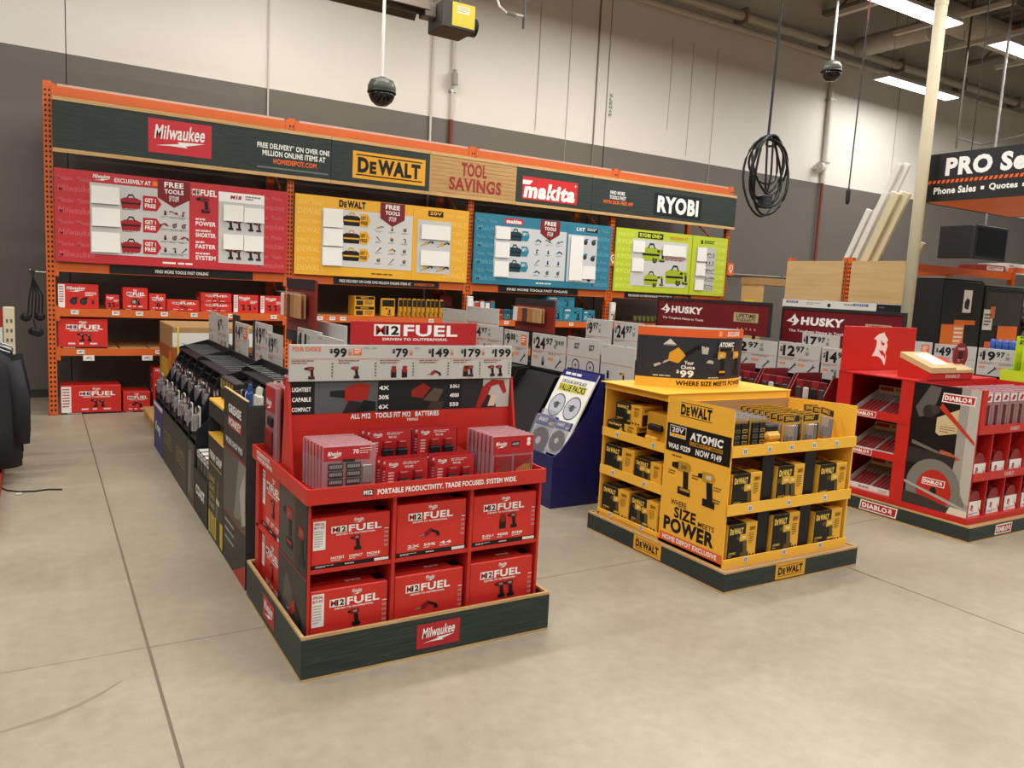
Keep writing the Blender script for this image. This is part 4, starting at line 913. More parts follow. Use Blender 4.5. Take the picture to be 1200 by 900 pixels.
# ---- goods
def atomic_box(label, loc, w, h, d, pics, rz=0, group=None, low=False):
    t = T('drill_box', label, 'box', loc, rz, group)
    G().bbox(0, w, 0, d, 0, h, M('E6AC34', .45, 0, .4, .03, 5), .003).build('carton', t)
    a = A(); s_ = w*.6
    a.rect(.001, .001, s_, h-.001, '1A1814'); yellow_logo(a, .015, h*.74, s_*.85, h*.9, 'E9C25A')
    a.rect(.012, h*.2, s_*.55, h*.28, '2A2418'); a.text('ATOMIC', .014, h*.21, s_*.52, h*.27, 'D8B356', .04, .1); a.lines(.014, h*.14, s_*.4, h*.18, 1, 'A08A4A', .8, 4)
    for i, k in enumerate(pics): a.shape(k, s_*(.85-.42*i), h*(.1+.02*i), h*.62, ['D9A83A', '5A4A24', 'E6CF8A'])
    a.rect(s_+w*.12, h*.78, w*.94, h*.9, 'C98F1E'); a.text('20V', s_+w*.14, h*.8, w*.92, h*.88, '2A2210', .03)
    a.lines(s_+w*.12, h*.42, w*.9, h*.72, 6, '6A5016', .4, 3)
    for i in range(3): a.disc(s_+w*(.1+.11*i), h*.12, w*.035, '2A2210', 8, h*.05)
    a.build('front_print', t, (0, -.0006, 0), **UF)
    b = A(); b.rect(0, 0, s_, d, '1E1B16'); b.text('DEWALT', .02, d*.25, s_*.8, d*.5, 'B99A4A', .04); b.rect(s_+w*.1, d*.3, w*.9, d*.5, '5A4414'); b.build('top_print', t, (0, 0, h+.0004), **UT)
    c = A(); c.rect(d*.06, h*.05, d*.94, h*.6, '1E1B16'); c.shape('impact', d*.5, h*.15, h*.5, ['D9A83A', '050505', '8A7A4A']); c.text('DEWALT', d*.15, h*.72, d*.85, h*.86, '1E1B16', .04)
    c.build('side_print', t, (w+.0006, 0, 0), u=(0, 1, 0), v=(0, 0, 1))
    return t
fy = DY+by0+.012
for zz, row in ((.4405, 'upper'), (z0+.0205, 'lower')):
    hh_ = .225
    atomic_box('yellow and black impact driver box on the %s shelf by the graphic panel' % row, (DX+.075, fy, zz), .24, hh_, .22, ['impact'])
    atomic_box('yellow and black box in the middle of the %s front shelf' % row if row == 'lower' else 'yellow and black two-tool box in the middle of the upper front shelf', (DX+.445, fy, zz), .24, hh_+.02, .22, ['impact'] if row == 'lower' else ['impact', 'drill'])
    atomic_box('yellow and black drill box on the %s shelf near the diverging corner' % row if False else 'yellow and black drill box on the %s front shelf at the open corner' % row, (DX+.825, fy, zz), .265, hh_, .22, ['drill'])
sx = DX+bx0+.012
def sbox(label, y1, zz, w, h, d, pics): return atomic_box(label, (sx, DY+y1, zz), w, h, d, pics, -PI/2)
sbox('yellow and black box on the bottom side shelf by the end wall', 1.205, z0+.0205, .28, .2, .2, ['drill'])
sbox('mostly black tool box on the bottom side shelf by the graphic panel', .90, z0+.0205, .26, .2, .2, ['drill', 'impact'])
sbox('yellow and black box on the middle side shelf by the end wall', 1.205, .4255, .30, .2, .2, ['drill'])
sbox('dark tool box on the middle side shelf by the graphic panel', .885, .4255, .25, .17, .2, ['impact', 'drill'])
sbox('low long yellow and black box on the top side shelf', 1.2, .6905, .3, .1, .18, ['saw'])
sbox('yellow and black box lying on top of the low long one', 1.12, .7915, .26, .135, .18, ['drill'])
t = T('drill_pack', 'yellow drill pack on the top side shelf by the graphic panel', 'pack', (sx+.03, DY+.86, .6905), -PI/2)
G().bbox(0, .2, .02, .14, 0, .21, M('D9A02A'), .006).build('carton', t); G().bbox(.02, .13, -.01, .019, .005, .06, YEL, .008).build('battery', t); G().bbox(.05, .17, -.02, .019, .1, .14, BLACK, .008).build('drill_body', t)
# blister packs in the front tray
def yellow_blister(label, loc, group, kind):
    t = T('accessory_pack', label, 'pack', loc, 0, group); w, h = (.125, .20) if kind == 'bits' else (.15, .2)
    G().box(0, w, .008, .011, 0, h, M('C9952A', .45)).build('card', t)
    if kind == 'bits':
        for x in (.008, .066):
            c = G().bbox(x, x+.05, -.008, .0075, .008, .175, BLACK, .003).build('bit_case', t)
            b_ = A()
            for q in range(4): b_.rect(.006, .012+.034*q, .044, .03+.034*q, '6E6A5C' if x < .05 else 'C9A23A'); b_.rect(.01, .016+.034*q, .04, .026+.034*q, '2A2A28')
            b_.build('bits', c, (x, -.0085, .008), **UF)
        G().bbox(-.002, w+.002, -.004, .0068, h-.012, h+.012, CLEAR, .003).build('hang_tab', t)
    else:
        G().bbox(.01, .1, -.03, .0075, .006, h*.72, CLEAR, .008).build('bubble', t); G().bbox(.02, .07, -.02, .0, .02, .08, M('5A5A58', .35, .5), .006).build('part_inside', t); G().bbox(.108, .146, .0, .0075, .006, h*.7, BLACK, .002).build('inset', t)
        a = A(); a.rect(.005, h*.78, w-.005, h*.97, '1E1A12'); a.text('DEWALT', .02, h*.82, w*.7, h*.94, 'E0B040', .04); a.build('card_print', t, (0, .0075, 0), **UF)
    return t
tz = .7765
p0 = yellow_blister('black cased bit pack in the first tray row by the graphic panel', (DX+.07, DY+.1, tz), 'bit packs, first tray row', 'bits')
for k in range(1, 9): dup(p0, (DX+.07, DY+.1+.046*k, tz))
p1 = yellow_blister('black cased bit pack in the second tray row', (DX+.215, DY+.1, tz), 'bit packs, second tray row', 'bits')
for k in range(1, 9): dup(p1, (DX+.215, DY+.1+.046*k, tz))
t = T('tool_stack', 'yellow shrink-wrapped block between bit packs and clear packs', 'pack', (DX+.36, DY+.09, tz)); G().bbox(0, .12, 0, .09, 0, .05, YEL, .01).build('lower_piece', t); G().bbox(.0, .13, .01, .1, .0505, .11, M('D9A23A', .4), .02).build('upper_piece', t); G().bbox(.01, .12, .03, .1, .1105, .15, BLACK, .01).build('cap', t)
p2 = yellow_blister('clear fronted accessory pack in the middle tray row', (DX+.53, DY+.13, tz), 'clear packs, middle tray row', 'clear')
for k in range(1, 8): dup(p2, (DX+.53+.004*k, DY+.13+.052*k, tz))
p3 = yellow_blister('clear fronted accessory pack in the tray row beside the middle one', (DX+.705, DY+.13, tz), 'clear packs, next tray row', 'clear')
for k in range(1, 8): dup(p3, (DX+.705, DY+.13+.052*k, tz))
p4 = dup(p3, (DX+.865, DY+.14, tz+.045), None, 'clear fronted pack tilted to one side at the open corner', 'tilted clear packs', (math.radians(-6), math.radians(14), .06))
for k in range(1, 3): dup(p4, (DX+.872+.006*k, DY+.14+.06*k, tz+.036), None, None, None, (math.radians(-6), math.radians(14-5*k), .06))

# ================================================================ red saw-blade island
QX, QY = 5.64, 2.91
QT = T('island_display', 'red cardboard saw blade island with demon emblem header on a dark plinth', 'display', (QX, QY, 0))
QW, QD, QH = 1.22, 1.26, .122
QR = M('C0231E', .4, 0, .45, .04, 4)
qf = plinth_side(QT, 0, QW, 0, .014, QH, 'X'); ql = plinth_side(QT, 0, .014, .014, QD, QH, 'Y'); plinth_side(QT, QW-.014, QW, .014, QD, QH, 'Y'); plinth_side(QT, .014, QW-.014, QD-.014, QD, QH, 'X')
DEVIL = [(.64, 1.0), (.8, .86), (.99, .76), (.93, .67), (1.0, .6), (.98, .5), (.9, .38), (.98, .28), (.97, .16), (.91, .0), (.7, .18), (.5, .25), (.33, .28), (.0, .28), (.17, .44), (.24, .58), (.25, .68), (.17, .76), (.02, .76), (.16, .84), (.33, .9), (.52, .93), (.67, .94)]
def devil(a, u, v, h, c, cut):
    for pts, col in ((DEVIL, c), ([(.5, .74), (.66, .66), (.8, .65), (.74, .57), (.58, .61)], cut), ([(.42, .47), (.66, .42), (.64, .48), (.84, .34), (.89, .37), (.95, .17), (.74, .33), (.71, .27)], cut)):
        a.poly([(u+p[0]*h*.68, v+p[1]*h) for p in pts], col)
def dia_logo(a, u, v, w, h, edge='EDE9E4'):
    k = h*.12
    a.poly([(u, v), (u+w*.97, v), (u+w, v+h), (u+w*.03, v+h)], edge); a.poly([(u+k, v+k), (u+w*.97-k, v+k), (u+w-k, v+h-k), (u+w*.03+k, v+h-k)], 'B3201F')
    a.text('DIABLO', u+w*.08, v+h*.25, u+w*.74, v+h*.75, 'F4F1EC', .05); devil(a, u+w*.76, v+h*.2, h*.6, 'F4F1EC', 'B3201F')
a = A(); dia_logo(a, 0, 0, .235, .075); a.build('logo', qf, (.34, -.0006, .024), **UF)
a = A(); dia_logo(a, 0, 0, .33, .08); a.build('logo', ql, (-.0006, .88, .022), **UL)
G().box(.02, QW-.02, .02, QD-.02, .02, QH-.004, CARD).build('base_deck', QT)
qx0, qx1, qy0, qm, qy1 = .04, 1.18, .055, .55, 1.22; qz = QH-.003
G().box(qx0-.012, qx1+.01, qy0-.012, qy1, qz, qz+.045, QR).build('base_tray', QT)
G().box(qx0, qx0+.014, qy0, qm, qz+.0455, 1.095, QR).build('side_panel', QT)
G().box(qx1-.014, qx1, qy0, qy1, qz+.0455, 1.095, QR).build('side_panel', QT)
G().box(qx0+.014, qx1-.014, qm-.006, qm+.006, qz+.0455, 1.095, QR).build('middle_wall', QT)
G().box(qx0, qx1-.014, qy1-.014, qy1, qz+.0455, 1.095, QR).build('back_wall', QT)
G().box(qx0, qx0+.014, qm+.006, qm+.11, qz+.0455, 1.095, QR).build('corner_panel', QT); G().box(qx0, qx0+.014, qy1-.13, qy1-.014, qz+.0455, 1.095, QR).build('corner_panel', QT)
G().box(qx0-.004, qx1, qm, qy1, 1.0955, 1.105, QR).build('top_deck', QT)
for z, l0, l1 in ((.77, .757, .822), (.465, .452, .507)):
    G().box(qx0+.014, .55, qm+.007, qy1-.015, z-.012, z, QR).build('side_shelf', QT)
    l = G().box(qx0-.004, qx0+.002, qm+.006, qy1, l0, l1, QR).build('shelf_lip', QT)
    a = A(); dia_logo(a, 0, 0, .2, .05, 'D8CFC9'); a.build('logo', l, (qx0-.0046, 1.04, l0+.006), **UL)
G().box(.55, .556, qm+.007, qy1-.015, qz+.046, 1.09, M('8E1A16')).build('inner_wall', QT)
for z, l0, l1 in ((.785, .775, .84), (.445, .432, .492)):
    G().box(qx0+.014, qx1-.014, qy0+.004, qm-.007, z-.012, z, QR).build('front_shelf', QT)
    l = G().box(qx0+.014, qx1-.014, qy0-.006, qy0+.003, l0, l1, QR).build('shelf_lip', QT)
    a = A(); a.text('DIABLO', 0, 0, .13, .032, 'D8A8A4', .05, .1); a.build('logo', l, (.47, qy0-.0066, l0+.015), **UF)
for k in range(4):
    x = .27+.245*k
    for za, zb in ((qz+.046, .43), (.4455, .77)): G().box(x-.006, x+.006, qy0+.004, qm-.007, za, zb, QR).build('divider', QT)
G().box(qx0+.0145, qx0+.08, qy0-.004, qy0+.004, .84, 1.095, QR).build('tray_cheek', QT)
# header
hd = G().bbox(.02, 1.02, 1.19, 1.202, 1.106, 1.475, QR, .003).build('header_card', QT)
a = A(); devil(a, .39, .035, .3, 'F1E7E2', 'C0231E'); a.build('emblem', hd, (.02, 1.1894, 1.106), **UF)
# picture on the aisle side
a = A(); w, h = qm-qy0, 1.095-qz-.046
a.rect(0, 0, w, h, '0D0B0A'); a.rect(w*.72, 0, w, h, '9A948C'); a.rect(w*.85, h*.1, w, h, 'B5AFA6')
a.poly([(w*.05, h*.8), (w*.25, h*.99), (w*.42, h*.98), (w*.38, h*.88), (w*.3, h*.76), (w*.12, h*.72)], '5A5653'); a.disc(w*.27, h*.78, .05, '2A2726', 16); a.disc(w*.36, h*.8, .035, '3A3634', 16)
a.poly([(w*.4, h*.74), (w*.72, h*.83), (w*.72, h*.64), (w*.46, h*.6), (w*.4, h*.62)], 'C9B48C'); a.lines(w*.46, h*.62, w*.7, h*.68, 3, '6A4A2A', .3, 4)
a.poly([(w*.42, h*.82), (w*.46, h*.86), (w*.98, h*.6), (w*.99, h*.57)], 'B8321F')
a.poly([(w*.05, h*.53), (w*.5, h*.47), (w*.5, h*.45), (w*.05, h*.5)], '6A6560'); a.poly([(w*.5, h*.49), (w*.66, h*.48), (w*.82, h*.44), (w*.66, h*.41), (w*.5, h*.42)], 'B25A3C')
a.poly([(w*.0, h*.34), (w*.72, h*.36), (w*.74, h*.45), (w*.0, h*.47)], '2B2725')
a.poly([(w*.04, h*.05)]+[(w*.45+w*.42*math.cos(t_), h*.17+h*.235*math.sin(t_)) for t_ in [PI-.0-PI*i/14 for i in range(15)]]+[(w*.95, h*.1), (w*.9, h*.02)], '77736E')
a.disc(w*.47, h*.15, w*.27, 'B3281E', 24, h*.17); a.disc(w*.47, h*.15, w*.05, '1A1716', 14, h*.032); dia_logo(a, w*.28, h*.19, w*.36, h*.055)
a.poly([(0, h*.17), (w, h*.04), (w, h*.065), (0, h*.19)], 'A8A49E'); a.poly([(0, 0), (w*.8, 0), (w*.8, h*.04), (w*.3, h*.09), (0, h*.1)], '3A3431'); a.poly([(w*.7, 0), (w, 0), (w, h*.05), (w*.75, h*.06)], 'D9CFB8')
dia_logo(a, w*.44, h*.87, w*.5, h*.075)
a.build('side_graphic', QT, (qx0-.0006, qm, qz+.046), **UL)
# spade bit trays on the aisle side
def bit_tray(label, z):
    t = T('bit_tray', label, 'tray', (QX+qx0+.03, QY+qy1-.15, z), -PI/2); w, d = .4, .3
    G().prism([(0, 0), (0, .05), (d, .19), (d, 0)], 'X', 0, .006, M('B9B6B0')).build('tray_cheek', t); G().prism([(0, 0), (0, .05), (d, .19), (d, 0)], 'X', w-.006, w, M('B9B6B0')).build('tray_cheek', t)
    G().prism([(0, 0), (0, .02), (d, .16), (d, 0)], 'X', .0065, w-.0065, M('8E8B86')).build('tray_floor', t)
    G().box(.0065, w-.0065, -.006, -.0005, 0, .045, M('D9D6D0')).build('price_rail', t)
    G().box(.0065, w-.0065, d+.0005, d+.008, 0, .225, M('B5B0A9')).build('header', t)
    ca = math.atan2(.14, d)
    for i in range(2):
        for k in range(5):
            x = .03+.19*i+.034*k
            g = G().box(x, x+.02, 0, .17, 0, .008, M('8E2426', .4)).box(x+.006, x+.014, .17, .23, .001, .006, STEEL)
            g.move(Matrix.Translation((0, .03, .0345+.002)) @ Matrix.Rotation(ca, 4, 'X')); g.build('spade_bit', t)
    a = A(); a.lines(.12, .01, .28, .032, 1, 'A08A86', .8, 3); a.rect(.3, .01, .37, .035, 'C9B8B2'); a.build('print', t, (0, -.0066, 0), **UF)
    a = A(); a.rect(.0, .185, .12, .215, 'A02A24'); a.lines(.14, .19, .34, .21, 1, '8A6A66', .8, 3); a.build('header_print', t, (.02, d-.0002, 0), **UF)
for z, la in ((.7705, 'upper'), (.4655, 'middle'), (qz+.0465, 'bottom')): bit_tray('open tray of red spade bits on the %s side shelf' % la, z)
# blade packs in front cubbies and hanging packs above
def blade_pack(label, loc, group):
    t = T('blade_pack', label, 'pack', loc, 0, group)
    G().box(0, .17, .004, .007, 0, .11, M('E2DED8')).build('card', t)
    G().prism(ring(.085, .105, .075, .085, 18), 'Y', .008, .012, M('8E2024', .35, .3)).build('saw_blade', t)
    a = A(); a.poly([(.0, 0), (.17, 0), (.13, .07), (.0, .1)], 'E6E2DC'); devil(a, .03, .03, .06, 'A3231F', 'E6E2DC'); a.lines(.02, .006, .14, .024, 2, '6A4A48', .5, 3); a.poly([(.13, .07), (.17, 0), (.17, .03)], 'A3231F'); a.build('card_print', t, (0, .0034, 0), **UF)
    return t
first = None
for z, la in ((.4455, 'upper'), (qz+.0465, 'lower')):
    p0 = blade_pack('white carded red saw blade in the %s front cubbies' % la, (QX+.075, QY+qy0+.015, z), 'carded blades, %s cubbies' % la)
    for k in range(1, 4): dup(p0, (QX+.075+.245*k+.01, QY+qy0+.015, z))
    for k in range(4): dup(p0, (QX+.08+.245*k+.01*(k > 0), QY+qy0+.05, z))
p0 = T('blade_pack', 'dark red long clear pack standing in the top tray of the saw blade island', 'pack', (QX+.13, QY+qy0+.02, .7855), 0, 'long packs in the top tray')
G().bbox(0, .1, 0, .03, 0, .29, PINKCLEAR, .006).build('clear_shell', p0); G().box(.008, .092, .024, .027, .006, .285, M('6E161C')).build('card', p0); G().bbox(.03, .07, -.003, -.0003, .03, .2, M('4A1418', .3), .002).build('blade_set', p0)
a = A(); a.rect(.006, .22, .094, .28, 'D9D2CE'); a.poly([(.02, .23), (.05, .27), (.08, .26), (.06, .23)], 'A3231F'); a.build('card_print', p0, (0, -.0004, 0), **UF)
for k in range(1, 9): dup(p0, (QX+.13+.112*k, QY+qy0+.02, .7855))
for r in range(1, 5):
    for k in range(9): dup(p0, (QX+.13+.112*k, QY+qy0+.02+.075*r, .7855))
# demonstration block on top
t = T('demo_stand', 'red wedge stand with a cut wooden block and white sheet on top deck', 'stand', (5.83, 3.45, 1.1055))
G().prism([(0, 0), (0, .05), (.26, .15), (.26, 0)], 'X', 0, .6, QR).build('wedge', t)
G().prism([(-.005, .052), (-.005, .095), (.26, .195), (.26, .152)], 'X', .01, .35, PLY).build('wood_block', t)
G().prism([(-.005, .052), (-.005, .075), (.12, .12), (.12, .098)], 'X', .352, .6, PLY).build('wood_block', t)
sh = G().prism([(.04, .1135), (.04, .1145), (.22, .183), (.22, .182)], 'X', .12, .31, WHITE).build('paper_sheet', t)
a = A(); a.text('DIABLO', .22, .012, .42, .04, 'D8A8A4', .05, .1); a.build('logo', t, (0, -.0006, 0), **UF)
bl = T('saw_blade', 'round dark red demonstration saw blade standing in the wooden block', 'blade', (6.4, 3.55, 1.2))
g = G(); n = 40
g.prism([(.1*(1+.06*(i % 2))*math.cos(2*PI*i/n), .085+.1*(1+.06*(i % 2))*math.sin(2*PI*i/n)) for i in range(n)], 'Y', -.004, .004, M('7E1F28', .4)); g.build('disc', bl)
G().lathe([(.035, 0), (.035, .002)], (0, -.007, .085), M('3A1418', .4), 16, 'Y').build('hub', bl)
a = A(); a.text('DIABLO', -.05, .13, .05, .15, 'D9B8B4', .04); a.lines(-.04, .03, .04, .055, 2, 'C99A96', .5, 3); a.build('print', bl, (0, -.0046, 0), **UF)

# ================================================================ gondola runs and their price signs
SPINE = M('2B2C2C', .5, 0, .3, .08, 3); SHELF = M('3A3A3A', .5, 0, .35, .06, 4)
def gondola(label, xs, xl, xr, y0, y1, top=1.0, left=True):
    t = T('gondola', label, 'shelving', (xs, y0, 0)); d = y1-y0
    G().box(-.02, .02, 0, d, 0, top, SPINE).build('spine_board', t)
    n = max(2, int(round(d/1.22)))
    for k in range(n+1): G().box(-.03, .03, d*k/n-.02, d*k/n+.02, 0, top+.005, BLACK).build('spine_post', t)
    sides = ([(xl-xs, -.021)] if left else []) + [(.021, xr-xs)]
    for a0, a1 in sides:
        for z in (.12, .45, .72): G().box(a0, a1, .02, d-.02, z-.02, z, SHELF).build('shelf', t)
        G().box(a0+.04, a1-.04, .02, d-.02, 0, .1, BLACK).build('kick_base', t)
    return t
gondola('long black gondola behind the red endcap', 1.5, .9, 2.06, 4.02, 8.1, .98, False)
gondola('long black gondola behind the yellow island', 3.87, 3.3, 4.42, 4.3, 8.3, .98, False)
gondola('long black gondola behind the red saw blade island', 6.27, 5.7, 6.85, 4.22, 8.3, .98, False)
gondola('black gondola behind the lime tray', 8.62, 8.05, 9.2, 4.1, 6.8, 1.0)
SGN = [0]
def psign(label, price, x, ya, yb, z0, z1, pics=('wrench', 'drill'), badge_=False, extra=None, group=None):
    w = yb-ya; h = z1-z0; SGN[0] += 1
    t = T('price_sign', label, 'sign', (x, yb, z0), -PI/2, group)
    G().bbox(0, w, 0, .008, 0, h, GREYSIGN, .002).build('board', t)
    G().box(w*.06, w*.06+.012, .0085, .018, -.12, h*.6, CHAR).build('stem', t); G().box(w*.9, w*.9+.012, .0085, .018, -.12, h*.6, CHAR).build('stem', t)
    a = A(); a.rect(w*.02, h*.5, w*.98, h*.512, 'D9744A'); a.lines(w*.05, h*.92, w*.3, h*.95, 1, 'C08A78', .8, SGN[0])
    if price:
        d, c = price; n = len(d); dw = w*.15
        a.text('$', w*.04, h*.66, w*.1, h*.85, '151515', .03); a.text(d, w*.11, h*.55, w*.11+dw*n, h*.9, '151515', .04)
        if c: a.text(c, w*.13+dw*n, h*.7, w*.13+dw*n+w*.2, h*.9, '151515', .035)
        u = w*.16+dw*n+(w*.2 if c else 0)
        if u < w*.85: a.disc(u+w*.04, h*.84, w*.03, '7FA06A', 10); a.rect(u, h*.62, u+w*.08, h*.74, '8A8884')
    if badge_: a.rect(w*.72, h*.58, w*.93, h*.9, 'E2672E'); a.lines(w*.75, h*.64, w*.9, h*.85, 3, 'F3E4DA', .5, 2)
    for i, k in enumerate(pics):
        u = w*(.28+.44*i); a.lines(w*(.05+.46*i), h*.41, w*(.4+.46*i), h*.48, 2, '7A5A50', .4, SGN[0]+i)
        a.shape(k, u+w*.08, h*.08, h*.26, ['7A7874', '2A2A2A', 'C4C2BE']); a.rect(w*(.05+.46*i), h*.26, w*(.2+.46*i), h*.34, 'E28A5E')
    if extra: extra(a, w, h)
    a.build('print', t, (0, -.0006, 0), **UF)
    return t
X1 = 1.40
psign('grey price sign at the far end of the gondola, beside the taped carton', ('6', '97'), X1, 7.15, 7.62, .93, 1.26); psign('pale price sign turned beside the last one at the gondola end', None, X1, 7.63, 8.05, .93, 1.27, ('wrench',))
psign('narrow $14.97 price sign standing between dark boards', ('14', '97'), X1, 6.37, 6.84, .95, 1.245, ('blade',), True)
psign('$19.97 price sign with cup tool pictured, farther of a pair', ('19', '97'), X1, 5.62, 6.12, .93, 1.29, ('circ',)); psign('$19.97 price sign with clamp pictured, nearer to the red endcap', ('19', '97'), X1-.03, 5.22, 5.6, .93, 1.25, ('battery',))
psign('$11 price sign half hidden behind the endcap price board', ('11', ''), X1+.058, 4.66, 5.18, .98, 1.315, ('wrench',)); psign('blank white sign top peeking above the endcap price board', None, X1+.02, 4.14, 4.62, 1.0, 1.31, ('wrench',)); 
psign('white sign back leaning behind the half hidden $11 sign', None, X1+.2, 4.62, 5.3, 1.0, 1.36, ()); 
for y0, y1 in ((6.2, 6.34), (6.88, 7.1)):
    o = G().bbox(0, y1-y0, 0, .02, 0, .36, CHAR, .003).build('filler_board', None, (X1+.03, y1, .981-.05), -PI/2); tag(o, 'dark filler board between price signs on the gondola, %s' % ('near the $19.97 pair' if y0 < 6.5 else 'near the far end'), 'board')
X2 = 3.79
psign('$4.97 price sign partly behind the endcap price board', ('4', '97'), X2, 6.46, 7.05, .99, 1.262, ('wrench', 'wrench'))
psign('$9.88 price sign with orange badge', ('9', '88'), X2, 6.0, 6.43, .95, 1.25, ('wrench', 'wrench'), True)
psign('$24.97 price sign with three garment pictures', ('24', '97'), X2, 5.4, 5.93, .955, 1.255, ('battery', 'wrench'), False, lambda a, w, h: a.text('$19.97', w*.72, h*.72, w*.95, h*.86, '151515', .03))
def two_wheels(a, w, h):
    for u in (.3, .75): a.disc(w*u, h*.27, h*.17, '5A5854', 18); a.disc(w*u, h*.27, h*.13, 'B9B7B2', 18); a.disc(w*u, h*.27, h*.04, '5A5854'); a.text('$27', w*u-.03, h*.68, w*u+.04, h*.85, '151515', .03)
psign('price sign with two round saw blades pictured', None, X2, 4.93, 5.38, .95, 1.268, (), False, two_wheels)
psign('price sign with a yellow saw pictured beside the dark curved sign', None, X2, 4.5, 4.91, .945, 1.245, (), False, lambda a, w, h: (a.shape('battery', w*.25, h*.12, h*.2, ['2A2A28', '1A1A18', '777777']), a.shape('drill', w*.68, h*.08, h*.26, ['D9A02A', '1A1A18', '777777'])))
psign('$9.97 price sign standing taller behind the round blade sign', ('9', '97'), X2+.2, 5.05, 5.4, 1.13, 1.42, ('wrench',)); psign('second $24.97 price sign standing taller behind the saw sign', ('24', '97'), X2+.2, 4.66, 5.02, 1.13, 1.42, ('wrench',))
psign('blank grey sign standing taller behind the $4.97 sign', None, X2+.2, 6.9, 7.6, 1.1, 1.42, ('wrench',)); psign('wide blank sign behind the red header card of the endcap', None, X2+.2, 7.62, 8.2, 1.1, 1.37, ())
X3 = 6.19
psign('$12.97 price sign next to the curved dark sign', ('12', '97'), X3, 5.22, 5.86, .965, 1.25, ('wrench', 'wrench')); psign('$12.97 price sign with grey curved front next to the red header', ('12', '97'), X3, 4.72, 5.2, .965, 1.26, ('wrench', 'wrench'))
psign('$14 price sign cut off by the red emblem header', ('14', '97'), X3, 4.3, 4.7, .955, 1.245, ('drill',)); psign('$17.97 price sign standing above the $12.97 sign', ('17', '97'), X3+.03, 4.55, 4.96, 1.1, 1.36, ())
psign('white price sign farther along behind the curved dark sign', None, X3, 5.9, 6.5, .965, 1.25, ('wrench',))
X4 = 8.54
psign('$49 price sign behind the demonstration blade', ('49', '97'), X4, 4.57, 5.03, .98, 1.268, ('drill',)); psign('$19.97 price sign beside the lime tray', ('19', '97'), X4, 4.12, 4.55, .98, 1.268, ('wrench', 'drill')); psign('price sign with black tool and orange badge beside the emblem header', None, X4, 5.06, 5.5, .98, 1.275, ('battery',), True)
# dark red brand headers
def husky(label, ya, yb, z0, z1, x=6.27, zb=.987):
    w = yb-ya; h = z1-z0; t = T('header_board', label, 'sign', (x-.03, yb, z0), -PI/2)
    G().bbox(0, w, 0, .03, 0, h, HUSKYRED, .003).build('board', t); G().box(-.01, w+.01, -.008, .035, h, h+.03, CHAR).build('top_rail', t)
    for u in (-.012, w): G().box(u, u+.012, -.008, .035, 0, h, CHAR).build('end_rail', t)
    for u in (.15, w-.2): G().box(u, u+.03, .005, .025, -(z0-zb), 0, CHAR).build('leg', t)
    a = A(); u0 = .18
    a.poly([(u0-.13, h*.64), (u0-.07, h*.74), (u0-.03, h*.88), (u0-.01, h*.76), (u0+.03, h*.68), (u0-.01, h*.54), (u0-.06, h*.5), (u0-.03, h*.6)], 'F2EEEA'); a.disc(u0-.05, h*.68, .014, '6E1820', 8)
    a.text('HUSKY', u0+.05, h*.55, u0+.55, h*.8, 'F2EEEA', .055, .06)
    a.text('The Toughest Name in Tools', .09, h*.3, .75, h*.4, 'E6DAD6', .03); a.rect(w*.72, h*.42, w*.92, h*.72, 'B9A87E'); a.text('LIFETIME', w*.74, h*.56, w*.9, h*.69, '3A2A1A', .03); a.text('WARRANTY', w*.74, h*.44, w*.9, h*.54, '3A2A1A', .02)
    for k in range(5): a.disc(w*(.76+.035*k), h*.2, .012, 'C98A6A', 8)
    a.build('lettering', t, (0, -.0006, 0), **UF)
husky('dark red brand header board above the gondola, farther of two', 5.4, 7.05, 1.28, 1.595); husky('dark red brand header board above the gondola, nearer to the white column', 4.19, 5.52, 1.24, 1.57, 6.62, .721)
# glove panels
def glove_panel(label, x, ya, yb, z0, z1):
    w, h = yb-ya, z1-z0; t = T('glove_display', label, 'glove display', (x, yb, z0), -PI/2)
    G().bbox(0, w, 0, .02, 0, h, M('7E2420', .45), .003).build('board', t); G().box(0, w, -.006, -.0005, h*.82, h, CHAR).build('top_band', t); G().box(0, w, -.004, .024, -.07, -.0005, CHAR).build('foot_band', t); G().box(w*.45, w*.55, .004, .016, -(z0-.982), -.0705, CHAR).build('post', t)
    cols = ['B98A5A', 'D8D4CC', 'C9602E', '4A3A30', 'A8703A', 'B08A60']
    for k in range(6):
        u = w*(.08+.125*k); g = G().tube([(u+.035, -.001, h*.74), (u+.035, -.09, h*.74), (u+.035, -.1, h*.76)], .003, STEEL, 5); hk = g.build('hook', t)
        for q in range(2):
            gl = G().bbox(u, u+.075, -.03-.03*q, -.018-.03*q, h*.28, h*.72, M(cols[(k+q) % 6], .7), .005).build('glove_card', t)
    return t
glove_panel('dark red panel of hanging glove cards above the gondola behind the red endcap', 1.5, 4.95, 5.6, 1.27, 1.63)
glove_panel('dark red panel of hanging glove cards above the gondola behind the yellow island', 3.87, 5.72, 6.38, 1.255, 1.55)

# ================================================================ cardboard floor displays along the aisle
AX = .89
def sidekick(name, label, y0, y1):
    return T(name, label, 'display', (AX, y1, 0), -PI/2), y1-y0
DK = M('3A3A36', .5, 0, .35, .08, 4)
